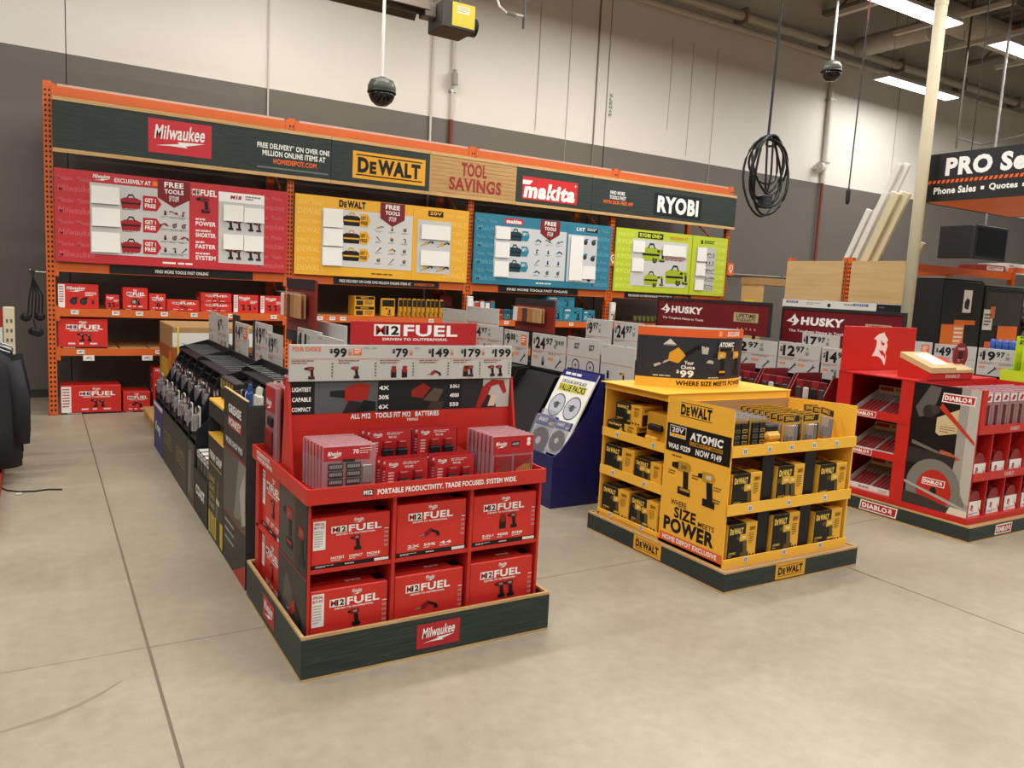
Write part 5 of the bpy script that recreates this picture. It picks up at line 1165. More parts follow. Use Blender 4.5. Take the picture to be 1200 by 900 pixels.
# A: tall dark work glove bin
t, w = sidekick('floor_display', 'tall dark floor bin with thin red stripes, filled with work gloves', 4.05, 4.625)
for a0, a1, b0, b1, c0, c1 in ((0, w, 0, .012, 0, 1.0), (0, .012, .012, .46, 0, .98), (w-.012, w, .012, .46, 0, .98), (.012, w-.012, .448, .46, 0, .98)): G().box(a0, a1, b0, b1, c0, c1, DK).build('bin_wall', t)
G().box(.012, w-.012, .012, .448, .82, .832, CARD).build('bin_floor', t); G().box(0, w, -.001, .013, 1.0, 1.004, KRAFT).build('raw_edge', t)
a = A(); a.rect(0, 0, w, 1.0, '33322E'); a.poly([(0, .3), (w, .3), (w, .66), (0, .66)], '55524C'); a.poly([(w*.5, .32), (w*.75, .34), (w, .5), (w, .66), (w*.7, .66)], '7E7A72'); a.poly([(w*.75, .5), (w*.95, .62), (w, .35), (w*.85, .32)], 'A8A299')
a.poly([(0, .66), (w, .665), (w, .675), (0, .672)], '8E2A24'); a.poly([(0, .29), (w, .29), (w, .302), (0, .302)], '8E2A24')
a.text('GREASE', w*.22, .88, w*.78, .93, 'E6E2DC', .045); a.rect(w*.22, .8, w*.8, .865, '8E2A24'); a.text('MONKEY', w*.24, .81, w*.78, .855, 'E6D8D2', .045); a.text('WORK SHOP PRO', w*.1, .70, w*.85, .735, 'D8D4CE', .03)
for k in range(3): a.rect(w*.08, .24-.05*k, w*.5, .255-.05*k, '9A968E')
a.poly([(w*.45, 0), (w, 0), (w, .13)], 'A8322A'); a.build('print', t, (0, -.0006, 0), **UF)
gp = 0
for k, (u, d, c, la) in enumerate(((.07, .1, '1E1E20', 'black glove pack flopped over the bin edge'), (.2, .08, '2A4A8A', 'blue tagged glove pack on top of the bin'), (.33, .1, 'D8D2C4', 'cream glove pack on top of the bin'), (.43, .16, '26262A', 'dark glove pack at the bin corner'), (.12, .25, 'C9BE9E', 'tan glove pack deep in the bin'), (.3, .28, '34343A', 'grey glove pack deep in the bin'))):
    o = T('glove_pack', la, 'gloves', (AX+d, 4.625-u, .8325), -PI/2+.3*(k-2)); G().bbox(-.05, .06, 0, .03, 0, .17, M(c, .7), .01).build('glove', o); G().bbox(-.04, .05, -.004, -.0005, .1, .165, WHITE, .001).build('header_card', o)
    for q in range(4): G().tube([(-.035+.025*q, .015, .171), (-.035+.025*q, .02, .2+.01*(q % 2))], .009, M(c, .7), 6).build('finger', o)
# B: black and yellow stepped display
t, w = sidekick('floor_display', 'narrow black floor display with two yellow ledges', 4.635, 5.1)
G().box(0, w, 0, .42, 0, .64, CHAR).build('body', t); G().box(.0, w, -.002, .2, .6405, .655, YEL).build('yellow_ledge', t)
for x in (0, w-.014): G().prism([(0, .6555), (.0, .87), (.42, .87), (.42, .6555)], 'X', x, x+.014, CHAR).build('cheek', t)
G().box(.0145, w-.0145, 0, .012, .76, .855, CHAR).build('front_band', t); G().box(.0145, w-.0145, .0, .25, .8555, .87, YEL).build('yellow_ledge', t); G().box(.0145, w-.0145, .25, .42, .6555, .87, CHAR).build('back_block', t)
a = A(); a.rect(0, 0, w, .63, '2E2D29'); a.text('FIRM GRIP', w*.1, .5, w*.9, .55, 'D8D4CC', .04); a.rect(w*.1, .47, w*.9, .476, 'C9A83A')
for k in range(4): a.text('GLOVES', w*.06, .36-.055*k, w*.42, .395-.055*k, 'B09A3A', .03)
a.poly([(w*.5, .16), (w*.62, .4), (w*.7, .4), (w*.66, .16)], '5A5850'); a.lines(w*.55, .25, w*.9, .29, 1, 'C9C4B8', .8, 4)
for k in range(4): a.rect(w*(.03+.14*k), .02, w*(.12+.14*k), .16, 'C9A82E')
a.rect(w*.8, .02, w*.97, .17, 'C9A82E'); a.build('print', t, (0, -.0006, 0), **UF)
for lev, z in (('lower', .6555), ('upper', .8705)):
    p0 = None
    for k in range(4 if lev == 'lower' else 5):
        lab = 'slim brown-black pack standing on the %s yellow ledge' % lev
        if p0 is None:
            p0 = T('glove_pack', lab, 'gloves', (AX+.06, 5.05, z), -PI/2, 'packs on the %s yellow ledge' % lev); hgt = .095 if lev == 'lower' else .14
            G().bbox(0, .06, 0, .07, 0, hgt, M('2A241E', .5), .006).build('box', p0); G().box(.005, .055, -.002, -.0004, hgt*.5, hgt*.9, M('8A7A3A', .5)).build('header_card', p0)
        else: dup(p0, (AX+.06, 5.05-.078*k, z), -PI/2)
# C: black flashlight display with boxes on steps
t, w = sidekick('floor_display', 'stepped black floor display holding small flashlight boxes', 5.14, 5.64)
G().box(0, w, 0, .45, 0, .3, CHAR).build('body', t)
for k in range(3): G().box(0, w, .11*(k+1), .45, .3005+.17*k, .47+.17*k, BLACK).build('step', t)
a = A(); a.rect(0, 0, w, .3, '201F1E'); a.text('COAST', w*.15, .14, w*.8, .21, 'E6E2DC', .05); a.build('print', t, (0, -.0006, 0), **UF)
for k in range(3):
    p0 = None
    for q in range(4):
        lab = 'small black flashlight box with white top on the %s black step' % ('lowest', 'middle', 'highest')[k]
        if p0 is None:
            p0 = T('flashlight_box', lab, 'box', (AX+.11*k+.015, 5.62, (.3, .47, .64)[k]+.0008), -PI/2, 'flashlight boxes, %s step' % ('lowest', 'middle', 'highest')[k])
            G().bbox(0, .1, 0, .08, 0, .13, M('1C1C1E', .4), .003).build('carton', p0); a = A(); a.rect(.0, .085, .1, .13, 'D9D6D0'); a.text('COAST', .015, .098, .085, .118, '1C1C1E', .04); a.rect(.02, .02, .08, .06, '8E2A24' if k == 1 else '5A5A58'); a.build('front_print', p0, (0, -.0005, 0), **UF); a = A(); a.rect(0.005, .005, .095, .075, 'DCD9D2'); a.build('top_print', p0, (0, 0, .1304), **UT)
        else: dup(p0, (AX+.11*k+.015, 5.62-.12*q, (.3, .47, .64)[k]+.0008), -PI/2)
o = T('tool_bin', 'black toolbox with red trim on the back of the stepped display', 'box', (AX+.34, 5.6, .8108), -PI/2); G().bbox(0, .4, 0, .1, 0, .12, BLACK, .01).build('body', o); G().box(.0, .4, -.004, -.0005, .02, .035, M('A8322A')).build('red_trim', o); G().bbox(.12, .28, .02, .08, .121, .14, CHAR, .006).build('handle', o)
# D, E, F: grey panel bins with black cheeks and hook racks
def hook_bin(label, y0, y1, art, packs, glabel, gname, fcol='3A3934', tint=('silver', 'C9C9CC')):
    t, w = sidekick('floor_display', label, y0, y1)
    G().box(0, w, 0, .012, 0, .44, M('#'+fcol, .45)).build('front_panel', t); G().box(.0, w, .012, .5, 0, .36, BLACK).build('body', t)
    for x in ((0, w-.014) if w < .4 else (0, w*.5-.007, w-.014)): G().prism([(.012, .3605), (.012, .55), (.09, .62), (.23, .9), (.48, .9), (.48, .3605)], 'X', x, x+.014, BLACK).build('cheek', t)
    G().box(.0145, w-.0145, .488, .5, .3605, .87, BLACK).build('back_board', t); G().prism([(.02, .48), (.14, .56), (.14, .545), (.02, .465)], 'X', .0145, w-.0145, BLACK).build('lower_tray', t)
    G().prism([(.2, .75), (.2, .8), (.215, .8), (.215, .765), (.487, .82), (.487, .805)], 'X', .0145, w-.0145, BLACK).build('upper_tray', t)
    n = max(2, int(w/.075))
    for k in range(n):
        u = .05+(w-.1)*k/(n-1); G().tube([(u, .485, .86), (u, .24, .84), (u, .225, .855)], .0035, STEEL, 5).build('hook', t)
    a = A(); art(a, w); a.build('print', t, (0, -.0006, 0), **UF)
    m = max(2, int(w/.11)); kinds = {}
    for r in range(2):
        for k in range(m):
            u = .03+(w-.06)*k/m
            if w > .4 and u+.08 > w*.5-.009 and u < w*.5-.007: u = w*.5-.0895
            elif w > .4 and w*.5-.007 <= u < w*.5+.01: u = w*.5+.0102
            q = (k*2+r) % 3; loc = (AX+(.035 if r == 0 else .16), y1-u, (.485 if r == 0 else .60)+.02*(k % 2))
            if q not in kinds:
                adj, cc, bc = ((tint[0], tint[1], '2A2A2C'), ('bronze', '8E5A3A', '5A2A22'), ('white carded', 'B9B6AE', 'D8D4CA'))[q]
                o = kinds[q] = T('flashlight_pack', adj+' '+glabel, 'pack', loc, -PI/2, adj+' '+gname)
                G().bbox(0, .08, .012, .02, 0, .2, M(bc, .5), .002).build('card', o); G().bbox(.01, .07, -.02, .0115, .02, .15, clear_plastic('D8D8DC', .22), .01).build('bubble', o); G().lathe([(.012, 0), (.012, .07), (.018, .085), (.018, .11)], (.04, -.005, .025), M(cc, .25, .6), 10).build('flashlight', o)
                a = A(); a.rect(.008, .16, .072, .19, 'C9C5BC' if q != 2 else '3A3A3C'); a.lines(.014, .166, .066, .184, 2, '55524C', .5, 3); a.build('card_print', o, (0, .0115, 0), **UF)
            else: dup(kinds[q], loc, -PI/2)
    return t
hook_bin('narrow grey-fronted floor display with photographic panel', 5.655, 5.945, lambda a, w: (a.rect(0, 0, w, .44, '4A4843'), a.poly([(w*.2, .05), (w*.5, .1), (w*.6, .4), (w*.3, .38)], '77736A'), a.lines(w*.5, .05, w*.9, .13, 3, '9A5A50', .5, 3)), 2, 'flashlight pack hanging in the narrow photographic display', 'packs in the photographic display')
gold = lambda a, w: (a.rect(0, 0, w, .44, '3A3934'), [a.rect(w*.15, .18+.03*k, w*.85, .186+.03*k, '9A8A3A') for k in range(4)], a.text('COAST', w*.25, .27, w*.75, .3, '8A7C3A', .03))
hook_bin('grey-fronted floor display with gold lines next to the photographic one', 5.97, 6.6, gold, 4, 'flashlight pack hanging beside the photographic display', 'packs, nearer grey display')
hook_bin('grey-fronted floor display with gold lines next to the blue one', 6.61, 7.27, gold, 4, 'flashlight pack hanging beside the blue display', 'packs, farther grey display', tint=('dark', '4A4A4C'))
hook_bin('blue-fronted floor display at the aisle end of the row', 7.285, 7.88, lambda a, w: (a.rect(0, 0, w, .44, '23306E'), a.text('Kreg', w*.2, .16, w*.75, .27, 'E6E6EA', .03, .15), a.rect(0, .4, w, .44, 'D8D4D0')), 4, 'pack hanging in the blue-fronted display', 'packs in the blue-fronted display', '23306E', ('blue', '3A4AA0'))
# wire tray across the tops
for y0, y1, la in ((6.9, 7.9, 'farther'), (5.7, 6.85, 'middle'), (4.7, 5.6, 'nearer')):
    t = T('hook_tray', 'black open tray with wire hooks on the gondola top, %s of three' % la, 'tray', (1.115 if la != 'nearer' else 1.19, y1, .905 if la != 'nearer' else .962), -PI/2); w = y1-y0; D = .26 if la != 'nearer' else .14
    G().box(0, w, 0, D, 0, .012, BLACK).build('tray_floor', t); G().prism([(0, .0125), (0, .03), (D, .1), (D, .0125)], 'X', 0, .012, BLACK).build('cheek', t); G().prism([(0, .0125), (0, .03), (D, .1), (D, .0125)], 'X', w-.012, w, BLACK).build('cheek', t); G().box(.0125, w-.0125, D-.012, D, .0125, .1, BLACK).build('back', t)
    for k in range(9): u = .06+(w-.12)*k/8; G().tube([(u, D-.013, .05), (u, .03, .05), (u, .02, .065)], .004, STEEL, 5).build('hook', t)

# ================================================================ floor displays on the far side of the next aisle
def slant_display(name, label, x, y0, y1, mat, prof, d):
    t = T(name, label, 'display', (x, y1, 0), -PI/2); w = y1-y0
    for u in (0, w-.012): G().prism([(0, 0)]+prof+[(d, 0)], 'X', u, u+.012, mat).build('side_wall', t)
    G().box(.0125, w-.0125, 0, .012, 0, prof[0][1], mat).build('front_wall', t); G().box(.0125, w-.0125, d-.012, d, 0, prof[-1][1], mat).build('back_wall', t); G().box(.0125, w-.0125, .0125, d-.0125, .3, .312, mat).build('tray_floor', t)
    return t, w
t, w = slant_display('blade_display', 'navy cardboard floor display with slanted sides and VALUE PACKS card', 3.27, 4.74, 5.24, NAVY, [(0, .40), (.06, .43), (.3, .72), (.44, 1.02)], .45)
c = G().prism([(.13, .5), (.135, .49), (.405, 1.0), (.40, 1.01)], 'X', .014, w-.014, WHITE).build('header_card', t)
sl = Vector((0, .27, .51)).normalized(); L = .577
a = A(); a.rect(0, 0, w-.03, L, 'E6E4DC'); a.rect(0, L-.06, w-.03, L, '23246A'); a.lines(.05, L-.045, .42, L-.02, 1, 'D8D8E4', .9, 3); a.text('CIRCULAR SAW BLADE', .05, L-.115, .38, L-.085, '3A3A38', .03); a.text('VALUE PACKS', .05, L-.18, .4, L-.125, '2A2A22', .04); a.rect(.04, L-.185, .41, L-.12, 'D9D24A'); a.text('VALUE PACKS', .05, L-.18, .4, L-.125, '2A2A22', .04)
for u in (.13, .34): a.disc(u, L-.31, .1, '3A3A44', 24); a.disc(u, L-.31, .09, 'B9BAC2', 24); a.disc(u, L-.31, .03, '5A5A60', 12); a.lines(u-.05, L-.32, u+.05, L-.29, 2, '3A3A44', .5, 3)
a.build('header_print', t, (.015, .127, .5), u=(1, 0, 0), v=tuple(sl))
def saw_pack(label, loc, tilt, sc=1.08):
    o = T('blade_pack', label, 'pack', loc, -PI/2); o.rotation_euler = (tilt, 0, -PI/2+.06)
    o.scale = (sc, sc, sc); G().bbox(0, .22, .01, .016, 0, .3, WHITE, .002).build('card', o); G().bbox(.005, .215, -.02, .0095, .005, .295, CLEAR, .012).build('clear_shell', o); G().prism(ring(.11, .12, .095, .095, 28), 'Y', .002, .006, M('4A3436', .35, .4)).build('saw_blade', o); G().prism(ring(.11, .12, .025, .025, 14), 'Y', -.002, .0015, M('C9C6C0', .4)).build('arbor', o)
    a = A(); a.rect(.0, .225, .22, .3, '2A2B7A'); a.text('AVANTI', .02, .25, .12, .28, 'E6E6EA', .04, .1); a.text('40T', .14, .235, .2, .26, 'D9D24A', .03); a.build('card_print', o, (0, .0096, 0), **UF)
saw_pack('clear saw blade pack leaning in the front of the navy display', (3.297, 5.222, .325), -.4, 1.2); saw_pack('clear saw blade pack standing behind the front one in the navy display', (3.368, 5.222, .42), -.42, 1.0); saw_pack('clear saw blade pack against the VALUE PACKS card', (3.325, 4.958, .40), -.44, .9)
t, w = slant_display('floor_display', 'plain black floor display with slanted sides behind the navy one', 3.33, 5.29, 5.9, M('121214', .35, 0, .4, .1, 4), [(0, .45), (.08, .5), (.3, .93), (.44, .95)], .45)
G().prism([(.05, .45), (.05, .46), (.4, .93), (.4, .92)], 'X', .014, w-.014, BLACK).build('inner_card', t)
p0 = T('plier_pack', 'dark hanging plier pack with orange script beyond the black display', 'pack', (3.62, 6.9, .62), -PI/2, 'plier packs beyond the black display')
G().bbox(0, .09, 0, .012, 0, .3, M('1E1816', .5), .003).build('card', p0); G().tube([(.03, -.006, .05), (.035, -.006, .15), (.045, -.006, .2), (.055, -.006, .15), (.06, -.006, .05)], .008, STEEL, 6).build('pliers', p0); a = A(); a.text('Husky', .01, .25, .08, .28, 'B98A5A', .03); a.build('card_print', p0, (0, -.0005, 0), **UF)
for k in range(1, 8): dup(p0, (3.62, 6.9-.115*k, .62), -PI/2)
t = T('hook_rail', 'black rail carrying plier packs beyond the black display', 'rail', (3.64, 5.95, .9)); G().box(.0, .11, 0, 1.05, .025, .045, BLACK).build('bar', t)
for k in range(9): G().tube([(-.015, .06+.115*k, .035), (.0, .06+.115*k, .035)], .004, STEEL, 5).build('hook', t)
# red bins on the third run
BINR = M('741A20', .4, 0, .4, .06, 4)
def red_bin(label, y0, y1, pics):
    t = T('parts_bin', label, 'bin', (5.68, y1, .6), -PI/2); w = y1-y0
    for u in (0, w-.012): G().prism([(0, 0), (0, .26), (.1, .42), (.42, .42), (.42, 0)], 'X', u, u+.012, BINR).build('cheek', t)
    G().box(.0125, w-.0125, 0, .42, 0, .012, BINR).build('bin_floor', t); G().box(.0125, w-.0125, 0, .012, .0125, .22, BINR).build('bin_front', t)
    a = A(); a.text('HUSKY', .05, .1, w-.06, .17, 'E6DAD6', .05); a.build('lettering', t, (0, -.0006, 0), **UF)
    n = 4
    for k in range(n):
        o = T('tool_pack', '%s pack standing in the %s' % (pics[k % len(pics)], label), 'pack', (5.68+.05, y1-.025-(w-.05)*k/n, .6125), -PI/2, 'packs in the '+label[:40])
        G().bbox(.0, (w-.07)/n, .01, .03, 0, .36, M('8A1D24' if k % 2 == 0 else '5E1418', .45), .004).build('card', o); G().bbox(.008, (w-.07)/n-.008, -.012, .0095, .18, .3, M(('3A3A36', 'B9B6AE', '1E1E1E')[k % 3], .4), .01).build('tool', o)
for k, (y0, y1) in enumerate(((4.25, 4.62), (4.64, 5.0), (5.02, 5.4), (5.42, 5.8), (5.82, 6.2))):
    red_bin(('dark red bin beside the emblem header', 'dark red bin second along from the emblem header', 'dark red bin under the $12.97 sign', 'dark red bin behind the dark curved sign', 'dark red bin farthest along the run')[k], y0, y1, ('red card', 'dark card'))
G().box(5.7, 6.24, 4.24, 6.3, .0, .598, SHELF).build('base_cabinet', None); tag(bpy.data.objects['base_cabinet'], 'dark base cabinet carrying the dark red bins', 'cabinet')

# ================================================================ things hanging from the roof
def dome(label, x, y, z, s=1.0):
    t = T('dome_camera', label, 'camera', (x, y, z))
    G().lathe([(.13, -.02), (.148, .0), (.148, .05), (.12, .11), (.06, .135), (.03, .15), (.0, .15)], (0, 0, 0), M('55564E', .4, .2), 22).build('housing', t, smooth=True)
    G().lathe([(.0, -.15), (.06, -.14), (.11, -.1), (.135, -.05), (.14, -.0205)], (0, 0, 0), M('0E0C0C', .08, 0, .6), 22).build('smoked_dome', t, smooth=True)
    G().lathe([(.149, -.02), (.153, -.01), (.149, .0)], (0, 0, 0), M('2A2A28', .4), 22).build('rim', t)
    G().tube([(0, 0, .15), (0, 0, 8.0-z)], .018, WHITE, 8).build('drop_pole', t)
dome('dark dome camera on a white pole in front of the red and yellow boards', 3.126, 8.1, 3.62); dome('dark dome camera on a white pole over the curved sign', 10.0, 7.92, 5.03)
t = T('cable_coil', 'coiled black extension cable hanging from the roof on its own cord', 'cable', (5.8, 5.2, 2.5))
BK = M('141414', .45)
def loop(cx, cz, rx, rz, ph, tilt, yo): return [(cx+rx*math.sin(i*2*PI/26)+tilt*math.cos(i*2*PI/26), yo+.03*math.sin(2*i*2*PI/26+ph), cz+rz*math.cos(i*2*PI/26)) for i in range(27)]
for k, (cx, cz, rx, rz, ti) in enumerate(((.0, .33, .24, .33, .02), (.02, .30, .22, .36, .0), (-.03, .36, .2, .27, .04), (.03, .38, .23, .25, -.03), (-.02, .29, .25, .37, .03), (.0, .42, .19, .2, .0), (.04, .35, .2, .3, -.02), (.08, .63, .06, .05, 0))):
    G().tube(loop(cx, cz, rx, rz, k, ti, .012*k-.04), .011, BK, 7, False).build('cable_loop', t, smooth=True)
G().tube([(-.02, 0, .66), (0, 0, 1.5), (.02, 0, 5.5)], .012, BK, 7).build('drop_cord', t); G().tube([(-.03, 0, .66), (-.02, -.02, .2), (0, -.01, .12)], .01, BK, 7).build('tail_cord', t); G().tube([(.05, 0, .66), (.04, -.02, .3), (.02, -.01, .14)], .01, BK, 7).build('tail_cord', t)
G().bbox(-.05, .06, -.05, .04, .0, .12, M('1E1E20', .5), .01).build('outlet_box', t); a = A(); a.rect(-.03, .03, .04, .09, '3A3A3C'); a.rect(-.015, .05, -.005, .075, '0A0A0A'); a.rect(.01, .05, .02, .075, '0A0A0A'); a.build('sockets', t, (0, -.0506, 0), **UF)
t = T('drop_cord', 'thin red cord with black plug hanging near the leaning boards', 'cord', (9.45, 7.0, 3.0)); G().tube([(-.02, 0, .2), (.02, 0, 2.4)], .01, M('2A2624'), 6).build('lower_cord', t); G().tube([(.02, 0, 2.4), (.03, 0, 5.0)], .011, M('9A4636', .5), 6).build('upper_cord', t); G().lathe([(.012, .22), (.03, .18), (.03, .04), (.02, 0)][::-1], (-.02, 0, 0), BK, 10).build('plug', t)
# tube heater
t = T('tube_heater', 'dark tube heater with a yellow labelled burner box under the roof', 'heater', (4.05, 8.25, 4.6))
G().bbox(-.2, .2, -.05, .35, -.14, .15, M('3E3A34', .5, .3), .01).build('burner_box', t); o = G().box(-.09, .19, -.056, -.0505, -.11, .14, M('C9B53A', .45)).build('yellow_label', t); a = A(); a.rect(-.03, .03, .12, .11, 'D8D2B0'); a.lines(-.02, .04, .11, .1, 4, '8A8460', .4, 3); a.build('print', o, (0, -.0566, 0), **UF)
G().lathe([(.02, 0), (.1, .02), (.1, .1), (.06, .12)], (.2, .15, -.02), M('141416', .4), 16, 'X').build('blower', t)
G().tube([(-.2, .2, .06), (-4.5, .25, .06)], .055, M('4A4038', .45, .3), 12).build('heat_tube', t, smooth=True); G().prism([(.02, .02), (.12, .16), (.36, .16), (.46, .02), (.45, .01), (.35, .145), (.13, .145), (.03, .01)], 'X', -4.5, -.32, M('5A4E42', .5, .3)).build('reflector', t)
G().bbox(-.35, -.2, .12, .28, -.02, .14, M('6A625A', .4, .4), .01).build('coupling', t)
for x in (-.1, .1, -2.2, -4.2): G().tube([(x, .15, .15), (x, .15, 3.5)], .004, STEEL, 5).build('chain', t)
t = T('gas_line', 'pale bent pipe with a dark drip leg beside the heater', 'pipe', (5.06, 8.5, 4.75)); G().tube([(0, 0, 0), (0, 0, 3.3)], .016, M('3A332E', .5), 8).build('drip_leg', t); G().tube([(0, 0, .14), (-.25, 0, .13), (-.34, 0, .18), (-.42, 0, .35), (-.44, 0, 3.3)], .014, M('C9C2B4', .4), 8).build('flex_pipe', t); G().lathe([(.025, 0), (.025, .12)], (-.24, 0, .13), STEEL, 8, 'X').build('valve', t)
t = T('sprinkler_branch', 'thin bent metal pipe hanging above the PRO sign', 'pipe', (13.42, 7.94, 4.5)); G().tube([(0, 0, -.12), (0, 0, 3.2)], .018, M('5A544C', .4, .4), 8).build('drop', t); G().tube([(0, 0, .05), (.25, -.28, -.06)], .016, STEEL, 8).build('flex_hose', t); G().tube([(.25, -.28, -.06), (.1, -2.4, .12)], .016, STEEL, 8).build('arm', t)
# hanging services sign
t = T('hanging_sign', 'black hanging box sign reading PRO Services with orange underside', 'sign', (9.6, 6.06, 2.98), -PI/2); w = 2.6
G().box(0, w, 0, .03, 0, .58, M('17171A', .45)).build('front_panel', t); G().box(0, w, 2.1, 2.13, 0, .58, M('17171A', .45)).build('rear_panel', t)
for x in (0, w-.03): G().box(x, x+.03, .0305, 2.0995, 0, .58, M('17171A', .45)).build('end_panel', t)
G().box(.0305, w-.0305, .0305, 2.0995, .004, .02, M('FF8238', .5)).build('orange_underside', t)
a = A(); a.text('PRO Services', .28, .3, 1.95, .52, 'F2EFEA', .05); a.text('Phone Sales', .16, .085, .68, .17, 'F2EFEA', .035); a.rect(.735, .105, .775, .145, 'F2EFEA'); a.text('Quotes', .83, .085, 1.15, .17, 'F2EFEA', .035); a.rect(1.2, .105, 1.24, .145, 'F2EFEA'); a.text('Special Orders', 1.3, .085, 2.1, .17, 'F2EFEA', .035)
for k in range(45): a.poly([(.015+.057*k, .215), (.05+.057*k, .215), (.067+.057*k, .255), (.032+.057*k, .255)], 'E2621E')
a.build('lettering', t, (0, -.001, 0), eps=.0012, **UF)
for x in (.4, 2.2): G().tube([(x, .3, .58), (x, .3, 5.1)], .006, BK, 5).build('hanger_wire', t)
# slim steel column
t = T('column', 'slim cream steel column standing beyond the dark red header', 'column', (8.2, 5.2+.0, 0)); t.location = (9.45, 5.98, 0)
G().tube([(0, 0, .0), (0, 0, 8.1)], .072, CREAM, 18).build('shaft', t, smooth=True); G().bbox(-.16, .16, -.16, .16, 0, .02, CREAM, .004).build('base_plate', t); G().tube([(0, 0, 5.3), (0, 0, 5.35)], .078, CREAM, 18).build('collar', t)

# ================================================================ right hand background
t = T('pallet_rack', 'orange rack with birch plywood end panels near the white column', 'rack', (10.0, 6.3, 0))
for y in (0, .94, 1.03, 2.0):
    for x in (0, 2.5):
        po = G().box(x, x+.08, y, y+.075, 0, 2.32, ORANGE).build('upright_post', t)
        if x == 0: a = A(); [a.rect(u, .05+.06*i, u+.02, .08+.06*i, '1A0E08') for i in range(37) for u in (.012, .044)]; S(a.build('punched_holes', po, (-.0004, y+.075, 0), **UL), 'stuff')
for y in (0, .96, 1.04, 2.0):
    for z in (.3, 1.2, 2.14): G().box(.0805, 2.4995, y+.01, y+.06, z, z+.1, ORANGE).build('beam', t)
for y0, y1 in ((.015, .925), (1.055, 2.06)):
    G().box(-.03, -.005, y0, y1, 1.69, 2.27, PLYY).build('plywood_panel', t)
G().box(-.034, -.02, .0, 2.08, 1.56, 1.685, M('D6D4CE', .5)).build('label_rail', t)
a = A(); a.text('EXIDE', .07, .07, .3, .105, '2A3A8A', .05, .15); a.lines(.45, .05, .7, .09, 2, '8A8884', .5, 3); a.disc(.85, .06, .03, '2A2A2A'); a.lines(1.1, .06, 1.35, .09, 1, '5A5854', .5, 3); a.text('EXIDE', 1.25, .07, 1.5, .105, '2A3A8A', .05, .15); a.rect(1.62, .01, 2.06, .115, '1A1A1C'); a.lines(1.66, .05, 1.8, .08, 1, '6A6A6A', .5, 3); a.build('label_print', t, (-.0346, 2.08, 1.56), **UL)
WH = M('DEDAD2', .45, 0, .4, .03, 3); CRM = M('CFC4A0', .5, 0, .35, .05, 4); TAN = M('B5A684', .55)
def lean(label, y_top, z_top, w, n, m, slope, x=10.75, th=.018, cap=None):
    for k in range(n):
        yb = y_top+slope*(z_top-.12); s_ = math.hypot(yb-y_top, z_top-.12); g = G().bbox(0, .05, 0, w-.006, 0, s_, m, .003)
        g.prism([(.006, .02), (w-.012, .02), (w-.012, s_-.02), (.006, s_-.02)], 'X', -.004, .0, m)
        o = g.build('trim_board'); tag(o, label if n == 1 else label+', '+('inner', 'middle', 'outer', 'outermost')[k], 'board')
        o.rotation_euler = (math.atan2(yb-y_top, z_top-.12), 0, 0); o.location = (x+.06*k, yb-k*.0-(w+.0)*k*.9, .14)
lean('white trim board leaning in the orange rack, shorter one at the wall side', 7.55, 3.05, .1, 2, WH, .42)
lean('tall white trim board leaning in the orange rack', 7.27, 3.72, .1, 2, WH, .42, 10.95)
lean('white trim board leaning in the middle of the orange rack', 7.2, 3.27, .1, 3, WH, .42, 10.6)
lean('cream bundle of trim leaning beside the white column', 6.95, 3.22, .13, 2, CRM, .42, 10.5)
lean('short tan board leaning low beside the white column', 6.72, 2.55, .12, 1, TAN, .42, 10.85)
# dark storage cabinets
def cabinet(label, x0, x1, y, h, glass):
    t = T('storage_cabinet', label, 'cabinet', (x0, y, 0)); w = x1-x0
    G().bbox(0, w, .02, .42, 0, h, M('1D1B1B', .45), .006).build('body', t); G().box(-.01, w+.01, .0, .44, h, h+.025, M('77746E', .5)).build('top_panel', t)
    d = G().bbox(.015, w-.015, 0, .0195, .08, h-.02, M('221F1E', .4), .003).build('door', t)
    if glass: G().box(.05, w-.06, -.003, -.0003, 1.46, h-.08, M('4A4640', .12, .3, .6, .25, 3)).build('glass_pane', d)
    G().tube([(w-.05, -.02, 1.0), (w-.05, -.02, 1.14)], .008, STEEL, 8).build('handle', d)
    return t, w, d
t, w, d = cabinet('dark storage cabinet with white picture label beside the white column', 10.02, 10.95, 6.0-.14, 2.05, False)
a = A(); a.rect(.46, 1.62, .66, 1.92, 'E2E0DA'); a.poly([(.5, 1.68), (.6, 1.66), (.62, 1.78), (.55, 1.82), (.5, 1.76)], '2A2A2C'); a.rect(.02, 1.1, .4, 1.46, 'E2702A'); a.rect(.3, 1.46, .8, 1.52, 'E2702A'); a.rect(.3, 1.1, .55, 1.46, 'E8894E'); a.lines(.32, 1.2, .53, 1.42, 4, 'F6E6DA', .5, 3); a.rect(.32, 1.12, .53, 1.18, 'E8E0D8'); a.build('sticker', t, (0, -.001, 0), **UF)
t, w, d = cabinet('dark storage cabinet with glossy glass door and orange striped sticker', 10.98, 12.02, 6.0-.14, 2.0, True)
a = A(); a.rect(.42, 1.14, .94, 1.46, 'E2702A'); a.rect(.12, 1.12, .7, 1.24, 'D9622A'); a.lines(.3, 1.19, .66, 1.22, 1, 'F6E6DA', .5, 3); [a.poly([(.14+.06*k, 1.125), (.17+.06*k, 1.125), (.2+.06*k, 1.16), (.17+.06*k, 1.16)], '1A1A1A') for k in range(9)]; a.poly([(.8, 1.12), (.94, 1.12), (.94, 1.2)], 'D9D24A'); a.rect(.02, 1.4, .26, 1.68, 'DCD8D0'); a.rect(.18, 1.56, .3, 1.72, 'D0703E'); a.lines(.05, 1.44, .22, 1.62, 4, '6A5A50', .5, 3); a.build('sticker', t, (0, -.0045, 0), **UF)
